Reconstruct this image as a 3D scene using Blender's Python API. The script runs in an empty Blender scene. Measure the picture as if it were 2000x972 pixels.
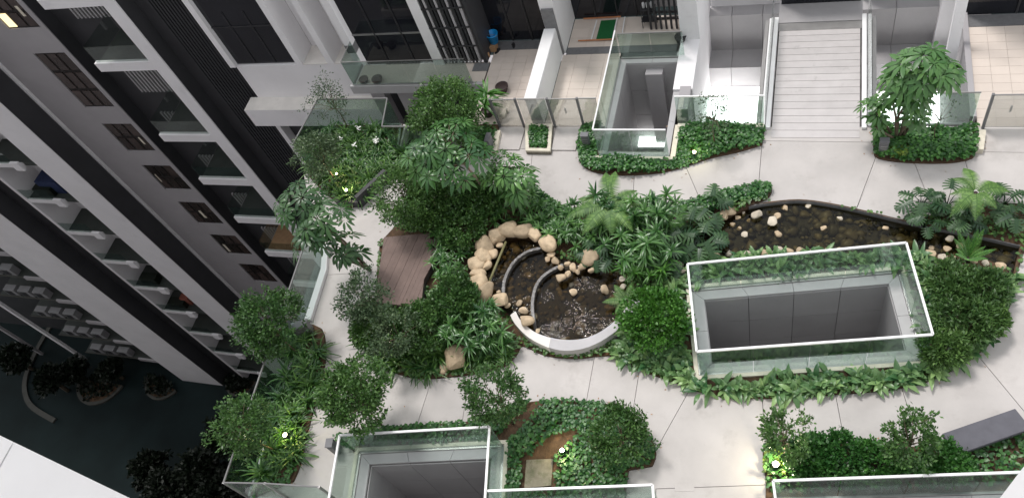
import bpy, bmesh, math, random
import numpy as np
from mathutils import Matrix, Vector
from mathutils.geometry import delaunay_2d_cdt

random.seed(11); RNG = np.random.default_rng(11)
scn = bpy.context.scene
C = scn.collection

# ------------------------------------------------------------------ camera
CAM_H = 17.0
MW = np.array([[0.9422729497766484, 0.22178452398265608, -0.25086512918498705],
               [0.05040806925501304, -0.8346127025562109, -0.5485259002871238],
               [-0.33102977913353265, 0.5042154912868153, -0.7976127028033092]])   # rows: right, down, forward
FPX = 1576.08
cd = bpy.data.cameras.new('camera'); cam = bpy.data.objects.new('camera', cd); C.objects.link(cam)
cd.sensor_fit = 'HORIZONTAL'; cd.sensor_width = 36; cd.lens = FPX / 2000 * 36
cd.clip_start = 0.1; cd.clip_end = 500
r, d, f = MW
cam.matrix_world = Matrix(((r[0], -d[0], -f[0], 0), (r[1], -d[1], -f[1], 0), (r[2], -d[2], -f[2], CAM_H), (0, 0, 0, 1)))
scn.camera = cam

# ------------------------------------------------------------------ light: dull evening sky, soft high sun
SUN_DIR = Vector((-0.256, 0.262, 0.930)).normalized()
el = math.asin(SUN_DIR.z); az = math.atan2(SUN_DIR.x, SUN_DIR.y)
w = bpy.data.worlds.new('World'); scn.world = w; w.use_nodes = True
nt = w.node_tree; nt.nodes.clear()
sky = nt.nodes.new('ShaderNodeTexSky'); sky.sky_type = 'NISHITA'; sky.sun_disc = False
sky.sun_elevation = el; sky.sun_rotation = az; sky.air_density = 1.0; sky.dust_density = 0.0; sky.ozone_density = 0.6
hs = nt.nodes.new('ShaderNodeHueSaturation'); hs.inputs['Saturation'].default_value = 0.08
bg = nt.nodes.new('ShaderNodeBackground'); bg.inputs['Strength'].default_value = 0.15
wo = nt.nodes.new('ShaderNodeOutputWorld')
nt.links.new(sky.outputs[0], hs.inputs['Color']); nt.links.new(hs.outputs[0], bg.inputs['Color']); nt.links.new(bg.outputs[0], wo.inputs['Surface'])
sd = bpy.data.lights.new('sun', 'SUN'); sd.energy = 1.1; sd.angle = math.radians(11); sd.color = (1.0, 0.955, 0.92)
so = bpy.data.objects.new('sun', sd); C.objects.link(so); so.location = (0, 10, 40)
so.rotation_euler = SUN_DIR.to_track_quat('Z', 'Y').to_euler()
scn.view_settings.view_transform = 'Standard'; scn.view_settings.look = 'None'
scn.view_settings.gamma = 1.0; scn.view_settings.exposure = 1.02

# ------------------------------------------------------------------ photo pixel -> place
def ray(px, py):
    v = np.array([(px - 1000) / FPX, (py - 486) / FPX, 1.0])
    return MW.T @ v
def G(px, py, z=0.0):
    d = ray(px, py); t = (z - CAM_H) / d[2]
    return (d[0] * t, d[1] * t)
def GP(pts, z=0.0): return [G(x, y, z) for x, y in pts]
def PX(px, py):                       # metres per photo pixel on the deck there (across)
    a = G(px - 5, py); b = G(px + 5, py)
    return math.hypot(a[0] - b[0], a[1] - b[1]) / 10

# ------------------------------------------------------------------ materials
MATS = {}
def nmat(name):
    m = bpy.data.materials.new(name); m.use_nodes = True; m.node_tree.nodes.clear()
    return m, m.node_tree.nodes, m.node_tree.links
def mat(name, col, rough=0.7, var=0.12, scale=3.0, bump=0.0, bscale=40.0, spec=0.4, metal=0.0, obj_var=0.0, stain=None, detail=6):
    if name in MATS: return MATS[name]
    m, N, L = nmat(name)
    out = N.new('ShaderNodeOutputMaterial'); p = N.new('ShaderNodeBsdfPrincipled')
    p.inputs['Roughness'].default_value = rough; p.inputs['Specular IOR Level'].default_value = spec; p.inputs['Metallic'].default_value = metal
    tc = N.new('ShaderNodeTexCoord'); geo = N.new('ShaderNodeNewGeometry')
    nz = N.new('ShaderNodeTexNoise'); nz.inputs['Scale'].default_value = scale; nz.inputs['Detail'].default_value = detail; nz.inputs['Roughness'].default_value = 0.6
    L.new(geo.outputs['Position'], nz.inputs['Vector'])
    mr = N.new('ShaderNodeMapRange'); mr.inputs[1].default_value = 0.3; mr.inputs[2].default_value = 0.7
    mr.inputs[3].default_value = 1 - var; mr.inputs[4].default_value = 1 + var
    L.new(nz.outputs['Fac'], mr.inputs[0])
    mul = N.new('ShaderNodeMix'); mul.data_type = 'RGBA'; mul.blend_type = 'MULTIPLY'; mul.inputs[0].default_value = 1
    mul.inputs[6].default_value = (*col, 1)
    L.new(mr.outputs[0], mul.inputs[7]); last = mul.outputs[2]
    if stain:
        n2 = N.new('ShaderNodeTexNoise'); n2.inputs['Scale'].default_value = stain[1]; n2.inputs['Detail'].default_value = 8; n2.inputs['Roughness'].default_value = 0.7
        L.new(geo.outputs['Position'], n2.inputs['Vector'])
        cr = N.new('ShaderNodeMapRange'); cr.inputs[1].default_value = stain[2]; cr.inputs[2].default_value = stain[2] + 0.16
        cr.inputs[3].default_value = 0; cr.inputs[4].default_value = stain[3]
        L.new(n2.outputs['Fac'], cr.inputs[0])
        mx = N.new('ShaderNodeMix'); mx.data_type = 'RGBA'; mx.inputs[7].default_value = (*stain[0], 1)
        L.new(cr.outputs[0], mx.inputs[0]); L.new(last, mx.inputs[6]); last = mx.outputs[2]
    if obj_var:
        oi = N.new('ShaderNodeObjectInfo'); mv = N.new('ShaderNodeMapRange'); mv.inputs[3].default_value = 1 - obj_var; mv.inputs[4].default_value = 1 + obj_var
        L.new(oi.outputs['Random'], mv.inputs[0])
        m2 = N.new('ShaderNodeMix'); m2.data_type = 'RGBA'; m2.blend_type = 'MULTIPLY'; m2.inputs[0].default_value = 1
        L.new(last, m2.inputs[6]); L.new(mv.outputs[0], m2.inputs[7]); last = m2.outputs[2]
    L.new(last, p.inputs['Base Color'])
    if bump:
        nb = N.new('ShaderNodeTexNoise'); nb.inputs['Scale'].default_value = bscale; nb.inputs['Detail'].default_value = 5
        L.new(geo.outputs['Position'], nb.inputs['Vector'])
        b = N.new('ShaderNodeBump'); b.inputs['Strength'].default_value = bump; b.inputs['Distance'].default_value = 0.02
        L.new(nb.outputs['Fac'], b.inputs['Height']); L.new(b.outputs[0], p.inputs['Normal'])
    L.new(p.outputs[0], out.inputs['Surface'])
    MATS[name] = m; return m

def leaf_mat(name, dark, light, rough=0.42, trans=0.18, spec=0.5):
    m, N, L = nmat(name)
    out = N.new('ShaderNodeOutputMaterial'); p = N.new('ShaderNodeBsdfPrincipled'); t = N.new('ShaderNodeBsdfTranslucent'); mx = N.new('ShaderNodeMixShader')
    p.inputs['Roughness'].default_value = rough; p.inputs['Specular IOR Level'].default_value = spec
    at = N.new('ShaderNodeAttribute'); at.attribute_name = 'rnd'
    oi = N.new('ShaderNodeObjectInfo')
    ad = N.new('ShaderNodeMath'); ad.operation = 'MULTIPLY_ADD'; ad.inputs[1].default_value = 0.3; L.new(oi.outputs['Random'], ad.inputs[0]); 
    sc = N.new('ShaderNodeMath'); sc.operation = 'MULTIPLY'; sc.inputs[1].default_value = 0.75; L.new(at.outputs['Fac'], sc.inputs[0]); L.new(sc.outputs[0], ad.inputs[2])
    rp = N.new('ShaderNodeValToRGB'); rp.color_ramp.elements[0].color = (*dark, 1); rp.color_ramp.elements[1].color = (*light, 1)
    rp.color_ramp.elements[0].position = 0.08; rp.color_ramp.elements[1].position = 1.0
    e = rp.color_ramp.elements.new(0.7); e.color = tuple(a * .55 + b * .45 for a, b in zip(dark, light)) + (1,)
    L.new(ad.outputs[0], rp.inputs[0]); L.new(rp.outputs[0], p.inputs['Base Color']); L.new(rp.outputs[0], t.inputs['Color'])
    mx.inputs[0].default_value = trans; L.new(p.outputs[0], mx.inputs[1]); L.new(t.outputs[0], mx.inputs[2]); L.new(mx.outputs[0], out.inputs['Surface'])
    MATS[name] = m; return m

def glass_mat(name, tint, refl=1.0, rough=0.02, film=0.0, film_col=(.5, .6, .56)):
    m, N, L = nmat(name)
    out = N.new('ShaderNodeOutputMaterial'); tr = N.new('ShaderNodeBsdfTransparent'); tr.inputs[0].default_value = (*tint, 1)
    gl = N.new('ShaderNodeBsdfGlossy'); gl.inputs['Roughness'].default_value = rough
    df = N.new('ShaderNodeBsdfDiffuse'); df.inputs[0].default_value = (*film_col, 1)
    m0 = N.new('ShaderNodeMixShader'); m0.inputs[0].default_value = film; L.new(tr.outputs[0], m0.inputs[1]); L.new(df.outputs[0], m0.inputs[2])
    fr = N.new('ShaderNodeFresnel'); fr.inputs[0].default_value = 1.5
    mu = N.new('ShaderNodeMath'); mu.operation = 'MULTIPLY'; mu.inputs[1].default_value = refl; L.new(fr.outputs[0], mu.inputs[0])
    mx = N.new('ShaderNodeMixShader'); L.new(mu.outputs[0], mx.inputs[0]); L.new(m0.outputs[0], mx.inputs[1]); L.new(gl.outputs[0], mx.inputs[2]); L.new(mx.outputs[0], out.inputs['Surface'])
    MATS[name] = m; return m

def emit_mat(name, col, strength):
    m, N, L = nmat(name)
    out = N.new('ShaderNodeOutputMaterial'); e = N.new('ShaderNodeEmission'); e.inputs[0].default_value = (*col, 1); e.inputs[1].default_value = strength
    L.new(e.outputs[0], out.inputs['Surface']); MATS[name] = m; return m

def water_mat(name, tint, scale, strength):
    m, N, L = nmat(name)
    out = N.new('ShaderNodeOutputMaterial'); tr = N.new('ShaderNodeBsdfTransparent'); tr.inputs[0].default_value = (*tint, 1)
    gl = N.new('ShaderNodeBsdfGlossy'); gl.inputs['Roughness'].default_value = 0.02
    geo = N.new('ShaderNodeNewGeometry'); nz = N.new('ShaderNodeTexNoise'); nz.inputs['Scale'].default_value = scale; nz.inputs['Detail'].default_value = 3
    nz.inputs['Distortion'].default_value = 0.6
    L.new(geo.outputs['Position'], nz.inputs['Vector'])
    b = N.new('ShaderNodeBump'); b.inputs['Strength'].default_value = strength; b.inputs['Distance'].default_value = 0.012; L.new(nz.outputs['Fac'], b.inputs['Height'])
    n3 = N.new('ShaderNodeTexNoise'); n3.inputs['Scale'].default_value = 1.7; n3.inputs['Detail'].default_value = 2; L.new(geo.outputs['Position'], n3.inputs['Vector'])
    mp = N.new('ShaderNodeMapRange'); mp.inputs[1].default_value = 0.42; mp.inputs[2].default_value = 0.68; mp.inputs[3].default_value = 0.12; mp.inputs[4].default_value = strength; L.new(n3.outputs['Fac'], mp.inputs[0]); L.new(mp.outputs[0], b.inputs['Strength'])
    L.new(b.outputs[0], gl.inputs['Normal'])
    fr = N.new('ShaderNodeFresnel'); fr.inputs[0].default_value = 1.33; 
    mx = N.new('ShaderNodeMixShader'); L.new(fr.outputs[0], mx.inputs[0]); L.new(tr.outputs[0], mx.inputs[1]); L.new(gl.outputs[0], mx.inputs[2]); L.new(mx.outputs[0], out.inputs['Surface'])
    MATS[name] = m; return m

mat('concrete', (0.485, 0.458, 0.440), 0.75, 0.10, 0.9, 0.12, 60, obj_var=0.05, stain=((0.37, 0.345, 0.325), 1.3, 0.54, 0.6), detail=9)
mat('joint', (0.09, 0.085, 0.08), 0.9)
mat('white_wall', (0.78, 0.765, 0.775), 0.65, 0.05, 0.7, 0.08, 30, stain=((0.5, 0.48, 0.47), 1.1, 0.60, 0.35))
mat('grey_wall', (0.36, 0.345, 0.355), 0.75, 0.06, 0.8, 0.08, 30)
mat('ledge_top', (0.70, 0.67, 0.63), 0.75, 0.09, 1.8, 0.1, 30, stain=((0.35, 0.33, 0.30), 2.0, 0.60, 0.4))
mat('dark_clad', (0.042, 0.042, 0.046), 0.5, 0.15, 1.0)
mat('dark_wall', (0.03, 0.031, 0.034), 0.6, 0.2, 1.0)
mat('mid_clad', (0.36, 0.35, 0.355), 0.55, 0.07, 1.2, 0.05, 30, obj_var=0.06)
mat('coping', (0.44, 0.43, 0.435), 0.6, 0.06, 2.0)
mat('granite', (0.16, 0.16, 0.165), 0.45, 0.14, 9)
mat('cream_tile', (0.66, 0.58, 0.515), 0.4, 0.05, 1.5, obj_var=0.03)
mat('grout', (0.30, 0.265, 0.235), 0.9)
mat('cream_kerb', (0.68, 0.63, 0.52), 0.75, 0.12, 6, 0.1, 30, stain=((0.42, 0.36, 0.26), 5.0, 0.58, 0.6))
mat('white_steel', (0.80, 0.80, 0.80), 0.35, 0.04, 3)
mat('steel', (0.34, 0.335, 0.33), 0.4, 0.08, 4, metal=0.6)
mat('rail_grey', (0.17, 0.17, 0.17), 0.45, 0.1, 4, spec=0.3)
mat('dark_frame', (0.03, 0.03, 0.033), 0.4, 0.1, 3)
mat('brown_frame', (0.012, 0.009, 0.008), 0.5, 0.1, 3)
mat('soil', (0.085, 0.052, 0.030), 0.95, 0.35, 7, 0.6, 25, stain=((0.20, 0.10, 0.048), 2.2, 0.55, 0.8))
mat('plank_grey', (0.50, 0.475, 0.468), 0.55, 0.07, 2.0, 0.05, 80, obj_var=0.05, stain=((0.25, 0.235, 0.225), 2.6, 0.60, 0.6))
mat('timber_brown', (0.185, 0.133, 0.116), 0.8, 0.10, 4, 0.15, 60, obj_var=0.04)
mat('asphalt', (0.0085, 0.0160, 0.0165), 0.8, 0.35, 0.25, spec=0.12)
mat('street_kerb', (0.060, 0.060, 0.052), 0.8, 0.15, 2)
mat('boulder', (0.51, 0.395, 0.265), 0.75, 0.2, 7, 0.35, 18, obj_var=0.2, stain=((0.33, 0.24, 0.16), 6, 0.57, 0.5))
mat('near_white', (0.85, 0.84, 0.845), 0.6, 0.03, 1.0)
mat('unit_grey', (0.24, 0.24, 0.245), 0.6, 0.1, 2)
mat('boulder_pale', (0.52, 0.46, 0.37), 0.75, 0.18, 7, 0.3, 18, obj_var=0.14)
mat('pebble_wet', (0.125, 0.088, 0.045), 0.5, 0.6, 9, 0.3, 25, obj_var=0.3)
mat('wet_stone', (0.075, 0.07, 0.066), 0.25, 0.4, 12, 0.6, 22, spec=0.6)
mat('pond_bed', (0.022, 0.020, 0.013), 0.6, 0.5, 6, 0.4, 12)
mat('floor_dark', (0.045, 0.052, 0.047), 0.6, 0.15, 2.0)
mat('moss_pad', (0.22, 0.20, 0.15), 0.9, 0.25, 5, 0.2, 30, stain=((0.10, 0.11, 0.06), 4, 0.5, 0.8))
mat('bark', (0.15, 0.115, 0.08), 0.85, 0.3, 25, 0.5, 60)
mat('bark_pale', (0.34, 0.27, 0.20), 0.8, 0.2, 25, 0.4, 60)
mat('bench_stone', (0.105, 0.104, 0.120), 0.6, 0.10, 5, spec=0.2)
mat('bollard_grey', (0.15, 0.15, 0.16), 0.5, 0.08, 5)
mat('bucket_blue', (0.012, 0.30, 0.72), 0.35, 0.05, 3)
mat('mat_green', (0.008, 0.11, 0.03), 0.8, 0.1, 20, 0.2, 120)
mat('wood_orange', (0.48, 0.20, 0.09), 0.6, 0.15, 8)
mat('cardboard', (0.40, 0.24, 0.13), 0.8, 0.15, 6)
mat('pot_dark', (0.05, 0.032, 0.03), 0.5, 0.2, 8)
mat('rubber', (0.02, 0.02, 0.022), 0.6)
mat('machine_white', (0.55, 0.55, 0.56), 0.5, 0.06, 3)
mat('cloth_blue', (0.018, 0.030, 0.085), 0.8, 0.2, 5)
mat('cloth_red', (0.30, 0.10, 0.07), 0.8, 0.2, 5)
mat('flower_white', (0.8, 0.8, 0.76), 0.6)
mat('lawn', (0.035, 0.10, 0.03), 0.9, 0.35, 25, 0.8, 60)
mat('bamboo', (0.20, 0.19, 0.09), 0.5, 0.15, 12)
glass_mat('glass_clear', (0.965, 0.98, 0.97), 0.6, film=0.02)
glass_mat('glass_bay', (0.90, 0.94, 0.92), 0.4, film=0.0)
glass_mat('glass_green', (0.865, 0.945, 0.91), 0.5, film=0.006, film_col=(.45, .60, .54))
m = mat('glass_dark', (0.010, 0.011, 0.015), 0.06, 0.3, 0.6, spec=0.5)
m = mat('glass_brown', (0.048, 0.034, 0.030), 0.15, 0.4, 1.2, spec=0.4, obj_var=0.5)
emit_mat('lamp_lens', (1.0, 0.86, 0.48), 14)
emit_mat('lamp_white', (1.0, 0.93, 0.80), 30)
emit_mat('lamplit_floor_glow', (1.0, 0.99, 0.98), 2.6)  # glow painted in for floor lit by lamps out of view
emit_mat('lit_room', (1.0, 0.78, 0.42), 0.9)
water_mat('pond_water', (0.52, 0.44, 0.30), 15, 0.9)
water_mat('stream_water', (0.60, 0.575, 0.43), 10, 1.0)
leaf_mat('pebble_mix', (0.022, 0.021, 0.015), (0.300, 0.250, 0.150), 0.45, 0.0, 0.4)
leaf_mat('leaf_small', (0.023, 0.077, 0.018), (0.132, 0.253, 0.058), 0.42)
leaf_mat('leaf_dome', (0.031, 0.109, 0.026), (0.158, 0.320, 0.083), 0.4)
leaf_mat('leaf_feather', (0.030, 0.085, 0.022), (0.17, 0.30, 0.075), 0.45)
leaf_mat('leaf_grey', (0.028, 0.067, 0.031), (0.173, 0.243, 0.109), 0.5)
leaf_mat('leaf_broad', (0.017, 0.074, 0.020), (0.137, 0.288, 0.069), 0.32)
leaf_mat('leaf_rosette', (0.036, 0.122, 0.042), (0.316, 0.486, 0.184), 0.35)
leaf_mat('leaf_strap', (0.017, 0.073, 0.016), (0.177, 0.346, 0.075), 0.38)
leaf_mat('leaf_ivy', (0.011, 0.067, 0.013), (0.110, 0.286, 0.058), 0.38)
leaf_mat('leaf_fern', (0.060, 0.150, 0.030), (0.230, 0.400, 0.095), 0.5, 0.3)
leaf_mat('leaf_palm', (0.015, 0.070, 0.019), (0.172, 0.358, 0.088), 0.30)
leaf_mat('leaf_monstera', (0.015, 0.052, 0.020), (0.078, 0.155, 0.056), 0.38)
leaf_mat('leaf_umbrella', (0.015, 0.058, 0.016), (0.094, 0.198, 0.050), 0.34)
leaf_mat('leaf_bright', (0.025, 0.110, 0.012), (0.150, 0.360, 0.050), 0.42)
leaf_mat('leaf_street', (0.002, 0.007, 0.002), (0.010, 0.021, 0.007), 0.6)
leaf_mat('leaf_lamplit', (0.09, 0.16, 0.02), (0.34, 0.46, 0.07), 0.45)  # lamplight on leaves painted in as a yellow-green leaf colour

# ------------------------------------------------------------------ mesh helpers
class MB:
    def __init__(s): s.v = []; s.f = []
    def box(s, x0, x1, y0, y1, z0, z1):
        n = len(s.v)
        s.v += [(x0, y0, z0), (x1, y0, z0), (x1, y1, z0), (x0, y1, z0), (x0, y0, z1), (x1, y0, z1), (x1, y1, z1), (x0, y1, z1)]
        s.f += [tuple(n + i for i in q) for q in ((0, 3, 2, 1), (4, 5, 6, 7), (0, 1, 5, 4), (1, 2, 6, 5), (2, 3, 7, 6), (3, 0, 4, 7))]
        return s
    def prism(s, poly, z0, z1):
        a = sum(p[0] * q[1] - q[0] * p[1] for p, q in zip(poly, poly[1:] + poly[:1]))
        if a < 0: poly = poly[::-1]
        n = len(s.v); k = len(poly)
        s.v += [(x, y, z0) for x, y in poly] + [(x, y, z1) for x, y in poly]
        s.f.append(tuple(n + i for i in range(k))[::-1]); s.f.append(tuple(n + k + i for i in range(k)))
        s.f += [(n + i, n + (i + 1) % k, n + k + (i + 1) % k, n + k + i) for i in range(k)]
        return s
    def bar(s, a, b, w, h, z0=None):                 # box along a->b (3-D points), w across, h high, centred
        a = Vector(a); b = Vector(b); t = (b - a).normalized()
        up = Vector((0, 0, 1)) if abs(t.z) < .95 else Vector((0, 1, 0))
        sd = t.cross(up).normalized() * w / 2; u = sd.cross(t).normalized() * h / 2
        n = len(s.v)
        for p in (a, b): s.v += [tuple(p - sd - u), tuple(p + sd - u), tuple(p + sd + u), tuple(p - sd + u)]
        s.f += [tuple(n + i for i in q) for q in ((0, 1, 2, 3), (7, 6, 5, 4), (0, 4, 5, 1), (1, 5, 6, 2), (2, 6, 7, 3), (3, 7, 4, 0))]
        return s
    def tube(s, pts, rad, k=8, cap=True):
        n0 = len(s.v); pts = [Vector(p) for p in pts]
        if not hasattr(rad, '__len__'): rad = [rad] * len(pts)
        for i, p in enumerate(pts):
            t = (pts[min(i + 1, len(pts) - 1)] - pts[max(i - 1, 0)]).normalized()
            up = Vector((0, 0, 1)) if abs(t.z) < .9 else Vector((1, 0, 0))
            a = t.cross(up).normalized(); b = t.cross(a)
            for j in range(k):
                an = 2 * math.pi * j / k
                s.v.append(tuple(p + (a * math.cos(an) + b * math.sin(an)) * rad[i]))
        for i in range(len(pts) - 1):
            for j in range(k):
                q = n0 + i * k; s.f.append((q + j, q + (j + 1) % k, q + k + (j + 1) % k, q + k + j))
        if cap:
            s.f.append(tuple(n0 + j for j in range(k))[::-1]); s.f.append(tuple(n0 + (len(pts) - 1) * k + j for j in range(k)))
        return s
    def lathe(s, prof, k=20, c=(0, 0)):
        n0 = len(s.v)
        for rr, z in prof:
            for j in range(k):
                a = 2 * math.pi * j / k; s.v.append((c[0] + rr * math.cos(a), c[1] + rr * math.sin(a), z))
        for i in range(len(prof) - 1):
            for j in range(k):
                q = n0 + i * k; s.f.append((q + j, q + (j + 1) % k, q + k + (j + 1) % k, q + k + j))
        s.f.append(tuple(n0 + j for j in range(k))[::-1]); s.f.append(tuple(n0 + (len(prof) - 1) * k + j for j in range(k)))
        return s
    def mesh(s, name, m, smooth=False):
        me = bpy.data.meshes.new(name); me.from_pydata(s.v, [], s.f); me.materials.append(MATS[m]); me.update()
        if smooth: me.polygons.foreach_set('use_smooth', [True] * len(me.polygons))
        return me
    def build(s, name, m, parent=None, smooth=False, bevel=0):
        me = s.mesh(name, m, smooth)
        if bevel:
            bm = bmesh.new(); bm.from_mesh(me)
            bmesh.ops.bevel(bm, geom=[e for e in bm.edges], offset=bevel, segments=2, affect='EDGES', clamp_overlap=True)
            bm.to_mesh(me); bm.free()
        return link(name, me, parent)

def link(name, me, parent=None, loc=None, rotz=None, scale=None):
    o = bpy.data.objects.new(name, me); C.objects.link(o)
    if parent: o.parent = parent
    if loc is not None: o.location = loc
    if rotz is not None: o.rotation_euler = (0, 0, rotz)
    if scale is not None: o.scale = scale if hasattr(scale, '__len__') else (scale,) * 3
    return o
def tag(o, label=None, cat=None, group=None, kind=None):
    if label: o['label'] = label
    if cat: o['category'] = cat
    if group: o['group'] = group
    if kind: o['kind'] = kind
    return o
def thing(name, label, cat, loc=(0, 0, 0), rotz=0, group=None):
    o = bpy.data.objects.new(name, None); C.objects.link(o); o.location = loc; o.rotation_euler = (0, 0, rotz); o.empty_display_size = .2
    return tag(o, label, cat, group)
def struct(o): o['kind'] = 'structure'; return o
def dup(root, loc, rotz=0, scale=1, label=None, group=None):
    r_ = root.copy(); C.objects.link(r_); r_.location = loc; r_.rotation_euler = (0, 0, rotz); r_.scale = (scale,) * 3
    if label: r_['label'] = label
    if group: r_['group'] = group
    for ch in list(root.children):
        c_ = ch.copy(); C.objects.link(c_); c_.parent = r_
        for g_ in ch.children:
            d_ = g_.copy(); C.objects.link(d_); d_.parent = c_
    return r_

def inpoly(p, poly):
    x, y = p; c = False; n = len(poly); j = n - 1
    for i in range(n):
        xi, yi = poly[i]; xj, yj = poly[j]
        if (yi > y) != (yj > y) and x < (xj - xi) * (y - yi) / (yj - yi) + xi: c = not c
        j = i
    return c
def smooth_poly(pts, n=4, closed=True):             # Catmull-Rom
    out = []; k = len(pts)
    for i in range(k if closed else k - 1):
        def P(j): return np.array(pts[j % k] if closed else pts[min(max(j, 0), k - 1)])
        p0, p1, p2, p3 = P(i - 1), P(i), P(i + 1), P(i + 2)
        for t in np.linspace(0, 1, n, endpoint=False):
            q = .5 * ((2 * p1) + (-p0 + p2) * t + (2 * p0 - 5 * p1 + 4 * p2 - p3) * t * t + (-p0 + 3 * p1 - 3 * p2 + p3) * t ** 3)
            out.append((float(q[0]), float(q[1])))
    if not closed: out.append(tuple(map(float, pts[-1])))
    return out
def planar(outer, holes, cuts=()):
    """split a flat area with holes along cut lines -> list of regions, each (verts2d, tris)"""
    vs = []; es = []
    def ring(p):
        n = len(vs); vs.extend(Vector(q) for q in p); es.extend((n + i, n + (i + 1) % len(p)) for i in range(len(p)))
    ring(outer)
    for h in holes: ring(h)
    for a, b in cuts:
        n = len(vs); vs.extend((Vector(a), Vector(b))); es.append((n, n + 1))
    V, Ed, F, _, oe, _ = delaunay_2d_cdt(vs, es, [], 0, 1e-5)
    cons = {tuple(sorted(e)) for e, o in zip(Ed, oe) if len(o)}
    keep = []
    for t in F:
        c = sum((V[i] for i in t), Vector((0, 0))) / 3
        if inpoly(c, outer) and not any(inpoly(c, h) for h in holes): keep.append(t)
    e2t = {}
    for i, t in enumerate(keep):
        for a, b in ((0, 1), (1, 2), (2, 0)): e2t.setdefault(tuple(sorted((t[a], t[b]))), []).append(i)
    seen = [-1] * len(keep); reg = 0
    for i in range(len(keep)):
        if seen[i] >= 0: continue
        st = [i]; seen[i] = reg
        while st:
            t = keep[st.pop()]
            for a, b in ((0, 1), (1, 2), (2, 0)):
                e = tuple(sorted((t[a], t[b])))
                if e in cons: continue
                for j in e2t[e]:
                    if seen[j] < 0: seen[j] = reg; st.append(j)
        reg += 1
    out = []
    for k in range(reg):
        ts = [keep[i] for i in range(len(keep)) if seen[i] == k]
        ids = sorted({i for t in ts for i in t}); mp = {v: n for n, v in enumerate(ids)}
        out.append(([tuple(V[i]) for i in ids], [tuple(mp[i] for i in t) for t in ts]))
    return out
def slab_mesh(name, m, verts, tris, z0, z1, inset=0.0, bev=0.0):
    bm = bmesh.new(); vv = [bm.verts.new((x, y, z1)) for x, y in verts]
    for t in tris:
        try: bm.faces.new([vv[i] for i in t])
        except ValueError: pass
    bmesh.ops.recalc_face_normals(bm, faces=bm.faces)
    for fc in bm.faces:
        if fc.normal.z < 0: fc.normal_flip()
    if inset:
        bnd = [v for v in bm.verts if v.is_boundary]
        mv = {}
        for v in bnd:
            acc = Vector((0, 0, 0))
            for e in v.link_edges:
                if e.is_boundary:
                    fc = e.link_faces[0]; dv = (e.verts[1].co - e.verts[0].co).normalized(); nn = Vector((-dv.y, dv.x, 0))
                    if nn.dot(fc.calc_center_median() - e.verts[0].co) < 0: nn = -nn
                    acc += nn
            mv[v] = acc
        for v, a in mv.items(): v.co += a * inset
    bed = [e for e in bm.edges if e.is_boundary]
    r_ = bmesh.ops.extrude_edge_only(bm, edges=bed)
    for g_ in r_['geom']:
        if isinstance(g_, bmesh.types.BMVert): g_.co.z = z0
    bmesh.ops.recalc_face_normals(bm, faces=bm.faces)
    me = bpy.data.meshes.new(name); bm.to_mesh(me); bm.free(); me.materials.append(MATS[m]); return me

def fast_mesh(name, V, T, m, rnd=None, smooth=False, mats=None):
    """V (n,3), T (k,3|4) numpy -> mesh with per-vertex float attribute rnd"""
    me = bpy.data.meshes.new(name); k = T.shape[1]
    me.vertices.add(len(V)); me.vertices.foreach_set('co', V.astype(np.float32).ravel())
    me.loops.add(T.size); me.loops.foreach_set('vertex_index', T.astype(np.int32).ravel())
    me.polygons.add(len(T)); me.polygons.foreach_set('loop_start', np.arange(0, T.size, k, dtype=np.int32))
    if smooth: me.polygons.foreach_set('use_smooth', np.ones(len(T), bool))
    me.update(calc_edges=True)
    if rnd is not None:
        a = me.attributes.new('rnd', 'FLOAT', 'POINT'); a.data.foreach_set('value', rnd.astype(np.float32))
    me.materials.append(MATS[m]); return me

def nrm(a): return a / np.maximum(np.linalg.norm(a, axis=-1, keepdims=True), 1e-9)
def strips(o, d, L, W, droop, nseg=3, prof=None, fold=0.25, up=None, rng=RNG):
    """leaves as folded strips.  o,d (N,3); L,W,droop (N,).  returns V,T(quads),rnd"""
    N = len(o); L = np.broadcast_to(L, N).astype(float); W = np.broadcast_to(W, N).astype(float); droop = np.broadcast_to(droop, N).astype(float)
    d = nrm(d)
    if up is None: up = np.tile([0, 0, 1.0], (N, 1))
    sd = np.cross(d, up); bad = np.linalg.norm(sd, axis=1) < .15; sd[bad] = np.cross(d[bad], [1.0, 0.3, 0]); sd = nrm(sd)
    nm = np.cross(sd, d)
    if prof is None: prof = lambda s: np.sin(np.pi * np.clip(s, 0, 1) ** .8) 
    S = np.linspace(0, 1, nseg + 1); V = np.zeros((N, nseg + 1, 3, 3))
    for i, s in enumerate(S):
        c = o + d * (L * s)[:, None] + np.array([0, 0, -1.0]) * (L * droop * s * s)[:, None]
        hw = np.maximum(prof(s), 0.03) * W / 2
        V[:, i, 0] = c - sd * hw[:, None] + nm * (hw * fold)[:, None]
        V[:, i, 1] = c
        V[:, i, 2] = c + sd * hw[:, None] + nm * (hw * fold)[:, None]
    b = (np.arange(N) * (nseg + 1) * 3)[:, None]
    T = []
    for i in range(nseg):
        for j in (0, 1):
            q = i * 3 + j; T.append(np.stack([b[:, 0] + q, b[:, 0] + q + 1, b[:, 0] + q + 4, b[:, 0] + q + 3], 1))
    T = np.concatenate(T); rn = np.repeat(rng.random(N), (nseg + 1) * 3)
    return V.reshape(-1, 3), T, rn
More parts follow.
